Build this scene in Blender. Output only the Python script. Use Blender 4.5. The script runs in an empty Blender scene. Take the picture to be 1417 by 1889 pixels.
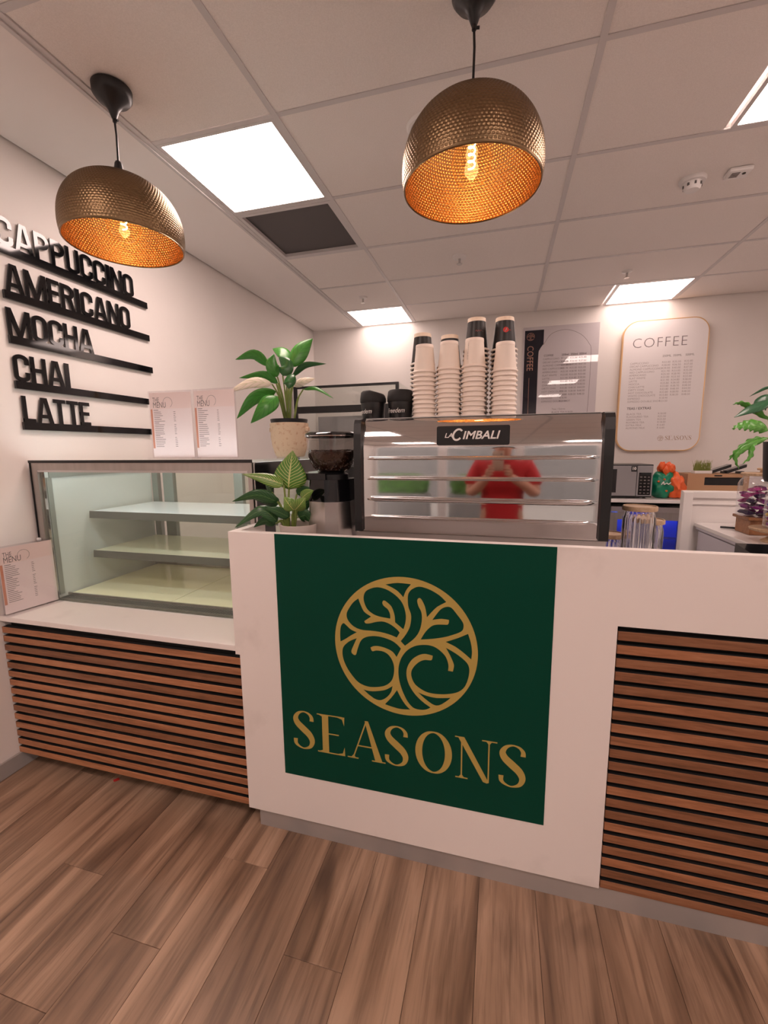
import bpy, bmesh, math, random
from mathutils import Vector, Matrix
random.seed(7)
PI = math.pi
SC = bpy.context.scene
COL = SC.collection

# ------------------------------------------------------------------ camera, world, exposure
W, H, F = 1417, 1889, 792.25
cam_data = bpy.data.cameras.new('camera'); cam = bpy.data.objects.new('camera', cam_data); COL.objects.link(cam)
cam_data.sensor_fit = 'VERTICAL'; cam_data.sensor_height = 24.0
cam_data.lens = F / H * 24.0
cam_data.clip_start = 0.004
R = Matrix(((0.96559128, -0.02848437, 0.25849976), (0.25988906, 0.14218099, -0.95511373), (-0.00954794, 0.98943075, 0.1446915)))
cam.matrix_world = Matrix.Translation((0, 0, 1.4259)) @ R.to_4x4()
SC.camera = cam
SC.view_settings.view_transform = 'Standard'; SC.view_settings.look = 'None'
SC.view_settings.gamma = 1.0; SC.view_settings.use_curve_mapping = False
SC.view_settings.exposure = 1.5
SC.cycles.max_bounces = 9; SC.cycles.transparent_max_bounces = 12; SC.cycles.adaptive_threshold = 0.03
PANEL_COL = (1.0, 0.775, 0.70); PANEL_STRENGTH = 7.5
world = bpy.data.worlds.new('world'); SC.world = world; world.use_nodes = True
world.node_tree.nodes['Background'].inputs[0].default_value = (1.0, 0.83, 0.76, 1)
world.node_tree.nodes['Background'].inputs[1].default_value = 1.0

# ------------------------------------------------------------------ materials
MATS = {}
def srgb(r, g, b):
    f = lambda c: (c / 255 / 12.92) if c / 255 <= .04045 else ((c / 255 + .055) / 1.055) ** 2.4
    return (f(r), f(g), f(b), 1)
def mat(name, col=(.8, .8, .8), rough=.5, metal=0.0, emit=None, estr=0, spec=None, coat=0, trans=0, sub=0):
    m = bpy.data.materials.new(name); m.use_nodes = True; MATS[name] = m
    b = m.node_tree.nodes['Principled BSDF']
    col = tuple(col) + ((1,) if len(col) == 3 else ())
    b.inputs['Base Color'].default_value = col; b.inputs['Roughness'].default_value = rough; b.inputs['Metallic'].default_value = metal
    if spec is not None: b.inputs['Specular IOR Level'].default_value = spec
    if coat: b.inputs['Coat Weight'].default_value = coat; b.inputs['Coat Roughness'].default_value = .05
    if emit: b.inputs['Emission Color'].default_value = tuple(emit) + (1,); b.inputs['Emission Strength'].default_value = estr
    return m
def N(m, t, **kw):
    n = m.node_tree.nodes.new(t)
    for k, v in kw.items():
        if k.startswith('i_'): n.inputs[k[2:].replace('_', ' ')].default_value = v
        else: setattr(n, k, v)
    return n
def L(m, a, b): m.node_tree.links.new(a, b)
def bsdf(m): return m.node_tree.nodes['Principled BSDF']
def ramp(m, stops, interp='LINEAR'):
    r = N(m, 'ShaderNodeValToRGB'); r.color_ramp.interpolation = interp
    e = r.color_ramp.elements
    while len(e) < len(stops): e.new(.5)
    for q, (p, c) in zip(e, stops): q.position = p; q.color = tuple(c) + ((1,) if len(c) == 3 else ())
    return r
def coords(m, scale=(1, 1, 1), kind='Object', rnd=0.0):
    t = N(m, 'ShaderNodeTexCoord'); mp = N(m, 'ShaderNodeMapping'); mp.inputs['Scale'].default_value = scale
    L(m, t.outputs[kind], mp.inputs['Vector'])
    if rnd:
        oi = N(m, 'ShaderNodeObjectInfo'); mu = N(m, 'ShaderNodeMath', operation='MULTIPLY'); mu.inputs[1].default_value = rnd
        L(m, oi.outputs['Random'], mu.inputs[0]); cx = N(m, 'ShaderNodeCombineXYZ')
        for i in range(3): L(m, mu.outputs[0], cx.inputs[i])
        L(m, cx.outputs[0], mp.inputs['Location'])
    return mp.outputs['Vector']
def noise(m, vec, scale, detail=3, rough=.5, dist=0):
    n = N(m, 'ShaderNodeTexNoise'); n.inputs['Scale'].default_value = scale; n.inputs['Detail'].default_value = detail
    n.inputs['Roughness'].default_value = rough; n.inputs['Distortion'].default_value = dist; L(m, vec, n.inputs['Vector']); return n
def bump(m, fac, dist=.001, strength=.5):
    b = N(m, 'ShaderNodeBump'); b.inputs['Distance'].default_value = dist; b.inputs['Strength'].default_value = strength
    L(m, fac, b.inputs['Height']); L(m, b.outputs[0], bsdf(m).inputs['Normal'])
def noisy(name, c1, c2, scale, rough=.5, metal=0, detail=3, bmp=0, sc3=(1, 1, 1), rnd=0, p=(.35, .65), **kw):
    m = mat(name, c1, rough, metal, **kw); v = coords(m, sc3, rnd=rnd); n = noise(m, v, scale, detail)
    r = ramp(m, [(p[0], c1), (p[1], c2)]); L(m, n.outputs['Fac'], r.inputs[0]); L(m, r.outputs[0], bsdf(m).inputs['Base Color'])
    if bmp: bump(m, n.outputs['Fac'], bmp)
    return m
def glass(name, tint=(1, 1, 1), ior=1.45, rough=0.0, gl=(1, 1, 1)):
    m = bpy.data.materials.new(name); m.use_nodes = True; MATS[name] = m; nt = m.node_tree; nt.nodes.clear()
    o = N(m, 'ShaderNodeOutputMaterial'); t = N(m, 'ShaderNodeBsdfTransparent'); g = N(m, 'ShaderNodeBsdfGlossy'); x = N(m, 'ShaderNodeMixShader'); fr = N(m, 'ShaderNodeFresnel')
    t.inputs[0].default_value = tuple(tint) + (1,); g.inputs[0].default_value = tuple(gl) + (1,); g.inputs['Roughness'].default_value = rough; fr.inputs[0].default_value = ior
    ge = N(m, 'ShaderNodeNewGeometry'); mi = N(m, 'ShaderNodeMapRange'); mi.inputs['To Min'].default_value = ior; mi.inputs['To Max'].default_value = 1 / ior; L(m, ge.outputs['Backfacing'], mi.inputs[0]); L(m, mi.outputs[0], fr.inputs[0])
    L(m, fr.outputs[0], x.inputs[0]); L(m, t.outputs[0], x.inputs[1]); L(m, g.outputs[0], x.inputs[2]); L(m, x.outputs[0], o.inputs[0]); return m
def emission(name, col, s):
    m = bpy.data.materials.new(name); m.use_nodes = True; MATS[name] = m; nt = m.node_tree; nt.nodes.clear()
    o = N(m, 'ShaderNodeOutputMaterial'); e = N(m, 'ShaderNodeEmission'); e.inputs[0].default_value = tuple(col) + (1,); e.inputs[1].default_value = s
    L(m, e.outputs[0], o.inputs[0]); return m
def woodlike(name, stops, grain, rnd=37.0, rough=.45, var=.35, scale=1.0, bmp=.0006):
    m = mat(name, stops[0][1], rough); v = coords(m, grain, rnd=rnd)
    n1 = noise(m, v, 3.2 * scale, 6, .6, .8); n2 = noise(m, v, 22 * scale, 4, .6, .3)
    mx = N(m, 'ShaderNodeMath', operation='MULTIPLY_ADD'); mx.inputs[1].default_value = .35; L(m, n2.outputs[0], mx.inputs[0])
    sub = N(m, 'ShaderNodeMath', operation='MULTIPLY'); sub.inputs[1].default_value = .65; L(m, n1.outputs[0], sub.inputs[0]); L(m, sub.outputs[0], mx.inputs[2])
    r = ramp(m, stops); L(m, mx.outputs[0], r.inputs[0])
    oi = N(m, 'ShaderNodeObjectInfo'); hs = N(m, 'ShaderNodeHueSaturation')
    mr = N(m, 'ShaderNodeMapRange'); mr.inputs['To Min'].default_value = 1 - var; mr.inputs['To Max'].default_value = 1 + var * .6
    L(m, oi.outputs['Random'], mr.inputs[0]); L(m, mr.outputs[0], hs.inputs['Value']); L(m, r.outputs[0], hs.inputs['Color']); L(m, hs.outputs[0], bsdf(m).inputs['Base Color'])
    bump(m, mx.outputs[0], bmp, .4); return m

noisy('wall', (.80, .755, .725), (.82, .775, .745), 3, .75, bmp=.0004)
noisy('tile', (.84, .79, .76), (.90, .85, .82), 260, .9, bmp=.0006, rnd=9)
mat('bar', (.66, .63, .63), .45); mat('gap', (.12, .11, .11), .8)
noisy('plaster', (.90, .855, .835), (.91, .865, .845), 3, .8)
m = noisy('stone', (.84, .78, .75), (.70, .645, .615), 5, .35, detail=8, p=(.60, .80))
m = mat('plank', (.3, .2, .14), .42)
v = coords(m, (4.5, .42, 4.5), rnd=41); n1 = noise(m, v, 1.7, 4, .55, 1.1); v2 = coords(m, (11, .5, 11), rnd=23); n2 = noise(m, v2, 6, 6, .65, .4); v3 = coords(m, (3.2, .9, 3.2), rnd=67); n3 = noise(m, v3, 1.3, 2, .5, 2.0)
r1 = ramp(m, [(.30, (.135, .080, .052)), (.45, (.28, .175, .115)), (.58, (.41, .265, .18)), (.75, (.50, .335, .235))]); L(m, n1.outputs[0], r1.inputs[0])
r2 = ramp(m, [(.32, (.55, .52, .50)), (.5, (1, 1, 1)), (.7, (1.12, 1.1, 1.08))]); L(m, n2.outputs[0], r2.inputs[0])
r3 = ramp(m, [(.28, (.42, .40, .38)), (.42, (1, 1, 1))]); L(m, n3.outputs[0], r3.inputs[0])
x1 = N(m, 'ShaderNodeMix', data_type='RGBA', blend_type='MULTIPLY'); x1.inputs['Factor'].default_value = .8; L(m, r1.outputs[0], x1.inputs['A']); L(m, r2.outputs[0], x1.inputs['B'])
x2 = N(m, 'ShaderNodeMix', data_type='RGBA', blend_type='MULTIPLY'); x2.inputs['Factor'].default_value = .75; L(m, x1.outputs['Result'], x2.inputs['A']); L(m, r3.outputs[0], x2.inputs['B'])
L(m, x2.outputs['Result'], bsdf(m).inputs['Base Color']); bump(m, n2.outputs[0], .0004, .4)
woodlike('teak', [(.28, (.14, .058, .026)), (.5, (.33, .135, .062)), (.7, (.46, .22, .115))], (.9, 8, 14), 53, .5, .38, 1.2)
woodlike('lid_wood', [(.3, (.30, .19, .11)), (.6, (.55, .38, .24))], (2, 12, 4), 11, .55, .1, 3)
woodlike('dark_wood', [(.3, (.16, .06, .025)), (.6, (.34, .15, .06))], (3, 9, 4), 13, .4, .1, 3)
mat('slot_black', (.006, .006, .006), .85); mat('plinth', (.36, .335, .32), .45); 
noisy('alu', (.42, .39, .37), (.47, .44, .42), 40, .35, .9, sc3=(1, 1, .05))
noisy('plinth_metal', (.36, .34, .33), (.45, .42, .40), 4, .42, .35)
mat('black_gloss', (.004, .004, .005), .055, spec=.6); mat('black', (.008, .008, .009), .38); mat('black_matte', (.012, .012, .013), .7)
mat('green_vinyl', (.0006, .052, .031), .5, spec=.15); mat('gold_vinyl', (.46, .335, .085), .45)
mat('chrome', (.62, .60, .60), .05, 1); mat('steel', (.56, .54, .53), .28, 1)
mat('white_paint', (.80, .765, .745), .45); mat('white_gloss', (.80, .77, .755), .18); mat('white_plastic', (.82, .80, .79), .35)
mat('drawer', (.60, .58, .66), .3)
mat('paper_cup', (.90, .80, .71), .55); mat('cup_rim', (.93, .83, .75), .45); mat('cup_black', (.018, .017, .018), .4); mat('cup_cream', (.92, .78, .64), .5)
mat('red_print', (.62, .035, .03), .5); mat('white_print', (.85, .83, .80), .5); mat('grey_print', (.13, .11, .11), .6); mat('green_print', (.05, .32, .05), .5)
mat('board_white', (.80, .76, .76), .3); mat('poster', (.60, .555, .575), .012, spec=.5); mat('navy', (.012, .013, .022), .02, spec=.5)
mat('light_print', (.42, .36, .36), .6); mat('mid_print', (.20, .17, .17), .6); mat('rose_gold', (.42, .22, .16), .35, .3); mat('gold_trim', (.75, .47, .22), .3, .5); mat('bronze_print', (.42, .29, .21), .5)
mat('paper_pink', (.87, .775, .76), .5); mat('paper_head', (.86, .72, .68), .5); mat('terracotta', (.62, .27, .17), .5)
noisy('pot_clay', (.70, .54, .38), (.55, .33, .21), 60, .7, detail=4, p=(.55, .72), bmp=.0008)
noisy('soil', (.02, .014, .01), (.05, .035, .025), 80, .9, bmp=.003); mat('pot_grey', (.55, .49, .45), .7)
glass('clear_glass', (.97, .985, .975)); glass('case_glass', (.955, .985, .955)); glass('acrylic', (.97, .96, .965), 1.4); glass('bulb_glass', (1, .97, .9), 1.35, 0, (1, .85, .65)); glass('jar_glass', (.93, .935, .955), 1.75); glass('fridge_glass', (.55, .6, .9), 1.5); glass('hopper_glass', (.90, .86, .84), 1.5)
mat('shelf_cool_lit', (.76, .86, .93), .12); mat('shelf_warm_lit', (.86, .84, .62), .12); mat('deck_warm_lit', (.86, .83, .60), .15); mat('case_panel', (.56, .61, .59), .14); emission('case_lamp', (.90, .95, 1), 7.0); mat('shelf_strip', (.10, .105, .09), .35)  # white shelves and deck: tint of lamplight and glass put into the colours
mat('case_post', (.32, .36, .33), .35, .5)
mat('bean', (.035, .016, .009), .35)
mat('shade_out', (.25, .165, .09), .30, 1.0); mat('shade_in', (.68, .38, .16), .27, .9); mat('louvre', (.42, .40, .42), .45)
emission('filament', (1, .55, .20), 16)
emission('panel_light', PANEL_COL, PANEL_STRENGTH); emission('panel_light_dim', PANEL_COL, PANEL_STRENGTH * .36)
emission('fridge_led', (.22, .32, 1), 4.5); mat('fridge_in', (.34, .40, .80), .5)
mat('orange_bag', (.80, .13, .03), .35); mat('green_bag', (.01, .22, .12), .3); mat('cardboard', (.46, .27, .15), .75)
mat('purple', (.20, .02, .16), .22); mat('purple_dark', (.03, .01, .05), .22); mat('magenta', (.42, .03, .22), .22); mat('yellow', (.75, .52, .08), .3); mat('blue_wrap', (.05, .05, .45), .25)
mat('screen_grey', (.30, .29, .30), .12); mat('mw_dark', (.02, .02, .022), .25)
mat('shirt', (.48, .012, .018), .75); mat('skin', (.55, .30, .21), .55); mat('hair', (.03, .02, .015), .6); mat('trousers', (.03, .035, .05), .8); mat('phone', (.50, .36, .28), .3); mat('shoe', (.02, .02, .02), .5)
mat('mullion', (.72, .70, .69), .5); noisy('hedge', (.008, .05, .004), (.06, .20, .015), 30, .7); mat('pavement', (.35, .33, .32), .7); mat('mall_wall', (.22, .215, .22), .8)
def leafmat(name, c1, c2, vein, vs, vw, edge=0):
    m = mat(name, c1, .32, spec=.45)
    t = N(m, 'ShaderNodeTexCoord'); sp = N(m, 'ShaderNodeSeparateXYZ'); L(m, t.outputs['UV'], sp.inputs[0])
    a = N(m, 'ShaderNodeMath', operation='SUBTRACT'); a.inputs[1].default_value = .5; L(m, sp.outputs[0], a.inputs[0])
    ab = N(m, 'ShaderNodeMath', operation='ABSOLUTE'); L(m, a.outputs[0], ab.inputs[0])
    k = N(m, 'ShaderNodeMath', operation='MULTIPLY_ADD'); k.inputs[1].default_value = -.55; L(m, ab.outputs[0], k.inputs[0]); L(m, sp.outputs[1], k.inputs[2])
    v = coords(m, (1, 1, 1)); n = noise(m, v, 25, 2)
    k2 = N(m, 'ShaderNodeMath', operation='MULTIPLY_ADD'); k2.inputs[1].default_value = .06; L(m, n.outputs[0], k2.inputs[0]); L(m, k.outputs[0], k2.inputs[2])
    s = N(m, 'ShaderNodeMath', operation='MULTIPLY'); s.inputs[1].default_value = vs; L(m, k2.outputs[0], s.inputs[0])
    fr = N(m, 'ShaderNodeMath', operation='FRACT'); L(m, s.outputs[0], fr.inputs[0])
    r = ramp(m, [(0, vein), (vw, vein), (vw + .08, c1), (.8, c2), (1, c1)]); L(m, fr.outputs[0], r.inputs[0])
    mid = N(m, 'ShaderNodeMath', operation='LESS_THAN'); mid.inputs[1].default_value = .025; L(m, ab.outputs[0], mid.inputs[0])
    mx = N(m, 'ShaderNodeMix', data_type='RGBA'); L(m, mid.outputs[0], mx.inputs['Factor']); L(m, r.outputs[0], mx.inputs['A']); mx.inputs['B'].default_value = tuple(vein) + (1,)
    L(m, mx.outputs['Result'], bsdf(m).inputs['Base Color']); return m
leafmat('lily_leaf', (.035, .17, .022), (.055, .25, .03), (.06, .27, .035), 6, .1)
leafmat('lily_dark', (.012, .075, .018), (.02, .11, .022), (.03, .13, .03), 6, .1)
leafmat('lily_pale', (.68, .60, .50), (.72, .64, .54), (.50, .50, .32), 5, .12)
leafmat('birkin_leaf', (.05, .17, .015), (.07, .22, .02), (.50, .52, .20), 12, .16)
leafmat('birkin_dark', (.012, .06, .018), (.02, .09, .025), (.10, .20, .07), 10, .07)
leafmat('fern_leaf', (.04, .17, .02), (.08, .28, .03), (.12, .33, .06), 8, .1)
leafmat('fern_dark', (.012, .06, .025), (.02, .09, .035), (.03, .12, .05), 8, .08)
mat('stem', (.20, .27, .06), .45)
m = mat('fluted_glass', (.97, .97, 1), .02); bsdf(m).inputs['Transmission Weight'].default_value = 1; bsdf(m).inputs['IOR'].default_value = 1.45

# ------------------------------------------------------------------ mesh helpers
class MB:
    def __init__(s): s.v = []; s.f = []; s.uv = None; s.fm = []; s.cur = 0
    def face(s, *ids): s.f.append(ids); s.fm.append(s.cur)
    def box(s, x0, x1, y0, y1, z0, z1, c=0):
        if c:
            return s.cbox(x0, x1, y0, y1, z0, z1, c)
        b = len(s.v)
        s.v += [(x, y, z) for z in (z0, z1) for y in (y0, y1) for x in (x0, x1)]
        for q in ((0, 2, 3, 1), (4, 5, 7, 6), (0, 1, 5, 4), (2, 6, 7, 3), (0, 4, 6, 2), (1, 3, 7, 5)): s.face(*[b + i for i in q])
        return s
    def cbox(s, x0, x1, y0, y1, z0, z1, c):
        bm = bmesh.new(); bmesh.ops.create_cube(bm, size=1)
        for v in bm.verts: v.co = Vector(((x0 + x1) / 2 + v.co.x * (x1 - x0), (y0 + y1) / 2 + v.co.y * (y1 - y0), (z0 + z1) / 2 + v.co.z * (z1 - z0)))
        bmesh.ops.bevel(bm, geom=bm.edges[:], offset=c, segments=2, affect='EDGES', profile=.5)
        return s.addbm(bm)
    def addbm(s, bm):
        b = len(s.v); bm.verts.index_update(); s.v += [tuple(v.co) for v in bm.verts]
        for f in bm.faces: s.face(*[b + v.index for v in f.verts])
        bm.free(); return s
    def lathe(s, prof, c=(0, 0, 0), n=32, ax='z', rf=None, a0=0):
        b = len(s.v); k = len(prof)
        for i in range(n):
            a = a0 + 2 * PI * i / n; ca, sa = math.cos(a), math.sin(a)
            for r, h in prof:
                if rf: r = rf(r, h, a)
                p = (r * ca, r * sa, h) if ax == 'z' else ((h, r * ca, r * sa) if ax == 'x' else (r * sa, h, r * ca))
                s.v.append((c[0] + p[0], c[1] + p[1], c[2] + p[2]))
        for i in range(n):
            j = (i + 1) % n
            for q in range(k - 1): s.face(b + i * k + q, b + j * k + q, b + j * k + q + 1, b + i * k + q + 1)
        return s
    def cyl(s, p0, p1, r0, r1=None, n=16, caps=True):
        return s.tube([p0, p1], [r0, r0 if r1 is None else r1], n, caps)
    def tube(s, path, rad, n=10, caps=True):
        path = [Vector(p) for p in path]; b = len(s.v); up = None
        if not isinstance(rad, (list, tuple)): rad = [rad] * len(path)
        for i, p in enumerate(path):
            t = (path[min(i + 1, len(path) - 1)] - path[max(i - 1, 0)]).normalized()
            if up is None:
                up = Vector((0, 0, 1)) if abs(t.z) < .9 else Vector((1, 0, 0))
            x = t.cross(up).normalized(); y = x.cross(t).normalized(); up = y
            for k in range(n):
                a = 2 * PI * k / n; q = p + (x * math.cos(a) + y * math.sin(a)) * rad[i]; s.v.append(tuple(q))
        for i in range(len(path) - 1):
            for k in range(n):
                j = (k + 1) % n; s.face(b + i * n + k, b + i * n + j, b + (i + 1) * n + j, b + (i + 1) * n + k)
        if caps:
            s.face(*[b + k for k in range(n)][::-1]); e = b + (len(path) - 1) * n; s.face(*[e + k for k in range(n)])
        return s
    def ribbon(s, path, w, d, M, closed=False):
        """flat stroke of width w (number or list) along a 2-D path, thickness d; M maps (u, v, depth) to 3-D"""
        n = len(path); b = len(s.v)
        if not isinstance(w, (list, tuple)): w = [w] * n
        for i in range(n):
            p = Vector(path[i])
            if closed: t = Vector(path[(i + 1) % n]) - Vector(path[i - 1])
            else: t = Vector(path[min(i + 1, n - 1)]) - Vector(path[max(i - 1, 0)])
            t.normalize(); o = Vector((-t.y, t.x))
            k = 1.0
            if 0 < i < n - 1 or closed:
                a = (Vector(path[i]) - Vector(path[i - 1])).normalized(); k = 1 / max(.5, abs(a.dot(t)))
            a = p + o * w[i] / 2 * k; c = p - o * w[i] / 2 * k
            s.v += [M(a.x, a.y, d), M(c.x, c.y, d), M(a.x, a.y, 0), M(c.x, c.y, 0)]
        for i in range(n if closed else n - 1):
            p = b + 4 * i; q = b + 4 * ((i + 1) % n)
            s.face(p, p + 1, q + 1, q); s.face(p + 2, q + 2, q + 3, p + 3); s.face(p, q, q + 2, p + 2); s.face(p + 1, p + 3, q + 3, q + 1)
        if not closed:
            s.face(b, b + 2, b + 3, b + 1); e = b + 4 * (n - 1); s.face(e, e + 1, e + 3, e + 2)
        return s
    def prism(s, poly, d, M):
        b = len(s.v); n = len(poly)
        s.v += [M(x, y, d) for x, y in poly] + [M(x, y, 0) for x, y in poly]
        s.face(*range(b, b + n)); s.face(*range(b + 2 * n - 1, b + n - 1, -1))
        for i in range(n): j = (i + 1) % n; s.face(b + i, b + n + i, b + n + j, b + j)
        return s
    def build(s, name, material, parent=None, smooth=False, base=None, angle=None):
        me = bpy.data.meshes.new(name)
        o = (0, 0, 0)
        if base is not None: o = base
        elif parent is not None: o = wloc(parent)
        me.from_pydata([(x - o[0], y - o[1], z - o[2]) for x, y, z in s.v], [], s.f)
        bm = bmesh.new(); bm.from_mesh(me); bmesh.ops.recalc_face_normals(bm, faces=bm.faces); bm.to_mesh(me); bm.free()
        mats = material if isinstance(material, (list, tuple)) else [material]
        for k in mats: me.materials.append(MATS[k])
        if len(mats) > 1:
            for p, k in zip(me.polygons, s.fm): p.material_index = k
        ob = link(name, me, parent)
        if base is not None: ob.location = base
        if smooth:
            me.polygons.foreach_set('use_smooth', [True] * len(me.polygons))
            me.set_sharp_from_angle(angle=math.radians(angle or 40))
        return ob
def wloc(o):
    l = Vector((0, 0, 0))
    while o is not None: l = l + o.location; o = o.parent
    return l
def link(name, me, parent=None):
    ob = bpy.data.objects.new(name, me); COL.objects.link(ob); ob.parent = parent; return ob
def tag(o, label=None, cat=None, group=None, kind=None):
    for k, v in (('label', label), ('category', cat), ('group', group), ('kind', kind)):
        if v: o[k] = v
    return o
def thing(name, base, label, cat, group=None):
    o = bpy.data.objects.new(name, None); COL.objects.link(o); o.location = base; o.empty_display_size = .05
    return tag(o, label, cat, group)
def struct(name, base=(0, 0, 0)):
    o = bpy.data.objects.new(name, None); COL.objects.link(o); o.location = base; o['kind'] = 'structure'; return o
def copy_tree(o, parent=None):
    c = o.copy(); COL.objects.link(c); c.parent = parent
    for ch in list(o.children): copy_tree(ch, c)
    return c
def P(name, material, parent, fn, **kw):
    m_ = MB(); fn(m_); return m_.build(name, material, parent, **kw)
def crom(pts, n=6, closed=False, tension=.5):
    pts = [Vector(p) for p in pts]; out = []; k = len(pts)
    for i in range(k if closed else k - 1):
        p0 = pts[(i - 1) % k] if (closed or i > 0) else pts[0] * 2 - pts[1]
        p1 = pts[i]; p2 = pts[(i + 1) % k]
        p3 = pts[(i + 2) % k] if (closed or i + 2 < k) else p2 * 2 - p1
        for j in range(n):
            t = j / n
            out.append(.5 * ((2 * p1) + (p2 - p0) * t + (2 * p0 - 5 * p1 + 4 * p2 - p3) * t * t + (3 * p1 - p0 - 3 * p2 + p3) * t ** 3))
    if not closed: out.append(pts[-1])
    return out
def arc(cx, cy, rx, ry, a0, a1, n=10):
    return [(cx + rx * math.cos(math.radians(a0 + (a1 - a0) * i / n)), cy + ry * math.sin(math.radians(a0 + (a1 - a0) * i / n))) for i in range(n + 1)]
def rrect(x0, x1, y0, y1, r, n=8):
    return arc(x1 - r, y1 - r, r, r, 0, 90, n) + arc(x0 + r, y1 - r, r, r, 90, 180, n) + arc(x0 + r, y0 + r, r, r, 180, 270, n) + arc(x1 - r, y0 + r, r, r, 270, 360, n)
def filled2d(splines, d):
    """filled flat shape, later splines cut holes; returns verts (u, v, depth) and faces"""
    cu = bpy.data.curves.new('outline', 'CURVE'); cu.dimensions = '2D'; cu.fill_mode = 'BOTH'; cu.extrude = d / 2
    for pts in splines:
        sp = cu.splines.new('POLY'); sp.points.add(len(pts) - 1); sp.use_cyclic_u = True
        for q, p in zip(sp.points, pts): q.co = (p[0], p[1], 0, 1)
    ob = bpy.data.objects.new('outline', cu); me = bpy.data.meshes.new_from_object(ob)
    v = [(p.co.x, p.co.y, p.co.z + d / 2) for p in me.vertices]; f = [tuple(p.vertices) for p in me.polygons]
    bpy.data.objects.remove(ob); bpy.data.curves.remove(cu); bpy.data.meshes.remove(me); return v, f
def text2d(s, size, align='LEFT', shear=0, bold=0, sx=1.0, space=1.0):
    cu = bpy.data.curves.new('lettering', 'FONT'); cu.body = s; cu.size = size; cu.align_x = align; cu.shear = shear; cu.offset = bold; cu.resolution_u = 3; cu.space_character = space
    ob = bpy.data.objects.new('lettering', cu); me = bpy.data.meshes.new_from_object(ob)
    v = [(p.co.x * sx, p.co.y, p.co.z) for p in me.vertices]; f = [tuple(p.vertices) for p in me.polygons]
    bpy.data.objects.remove(ob); bpy.data.curves.remove(cu); bpy.data.meshes.remove(me); return v, f
def add2d(mb, vf, M):
    v, f = vf; b = len(mb.v); mb.v += [M(*p) for p in v]
    for q in f: mb.face(*[b + i for i in q])
    return mb
def front(x, z, y, s=1.0):      # plane facing the viewer (-Y)
    return lambda u, v, d=0: (x + u * s, y - d * s, z + v * s)

# ------------------------------------------------------------------ the room
XL, XR, YB, YF, ZC = -2.083, 3.9, 4.707, -3.6, 2.751
LX = [-1.513, -.913, .287, 1.487, 2.687]
# floor of wood-look planks laid towards the back wall
floor = struct('floor')
P('subfloor', 'slot_black', floor, lambda m: m.box(XL, XR, YF, YB, -.05, -.006))
PW = .1765; JOINT = {-6: .839, -5: 1.135, -3: .918, -8: .972, -7: .645, -4: .32, -2: .45, -1: .46, 0: .55, 1: .27, 2: .62, 3: .4, 4: .5, 5: .3}
planks = {}
def plank(i, y0, y1):
    L_ = round(y1 - y0, 3)
    if L_ not in planks:
        mm = MB().cbox(.0004, PW - .0004, .0004, L_ - .0004, -.006, .0, .0012); planks[L_] = mm
        o = mm.build('plank', 'plank', floor); planks[L_] = o.data
    else: o = link('plank', planks[L_], floor)
    o.location = (-.0285 + PW * i, y0, 0)
for i in range(-12, 23):
    x = -.0285 + PW * i
    if x + PW > XR: break
    if x < XL - PW: continue
    j = JOINT.get(i, (i * .437) % 1.2 - .3); y = j - 1.2
    lo, hi = (j - 2.4, 1.7) if i < 6 else (j - 1.2, 1.7)
    y = lo
    while y < hi: plank(i, y, y + 1.2); y += 1.2
P('floor_behind_counter', 'plinth', floor, lambda m: m.box(XL, XR, 2.9, YB, -.004, 0.0005))
w = MB().box(XL - .12, XL, YF, YB, 0, ZC + .1).build('wall_left', 'wall'); w['kind'] = 'structure'
w = MB().box(XL - .12, XR + .12, YB, YB + .12, 0, ZC + .1).build('wall_back', 'wall'); w['kind'] = 'structure'
w = MB().box(XR, XR + .12, YF, YB, 0, ZC + .1).build('wall_right', 'wall'); w['kind'] = 'structure'
b = MB().cbox(XL + .001, XL + .012, YF + .02, 1.42, .001, .075, .002).build('baseboard_left', 'plinth'); b['kind'] = 'structure'
# glazed shop front behind the viewer (mirrored in the coffee machine)
wf = struct('wall_front')
P('header', 'wall', wf, lambda m: m.box(XL, XR, YF - .1, YF, 2.35, ZC + .1))
for k in range(5):
    x0 = XL + k * (XR - XL) / 5; x1 = XL + (k + 1) * (XR - XL) / 5
    wn = struct('window_%d' % (k + 1), (x0, YF, 0))
    P('window_frame', 'mullion', wn, lambda m: (m.box(x0 + .002, x0 + .07, YF - .08, YF - .002, 0, 2.348), m.box(x1 - .07, x1 - .002, YF - .08, YF - .002, 0, 2.348), m.box(x0 + .07, x1 - .07, YF - .08, YF - .002, 0, .12), m.box(x0 + .07, x1 - .07, YF - .08, YF - .002, 2.25, 2.348), m.box(x0 + .07, x1 - .07, YF - .07, YF - .01, 1.02, 1.07)))
    P('pane', 'clear_glass', wn, lambda m: m.box(x0 + .072, x1 - .072, YF - .045, YF - .037, .122, 2.248))
pv = MB().box(XL - 3, XR + 3, YF - 5, YF - .1, -.08, -.02).build('pavement', 'pavement'); pv['kind'] = 'structure'
pv = MB().box(XL - 3, XR + 3, YF - 5.2, YF - 5, -.08, 4).build('wall_opposite', 'mall_wall'); pv['kind'] = 'structure'
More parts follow.
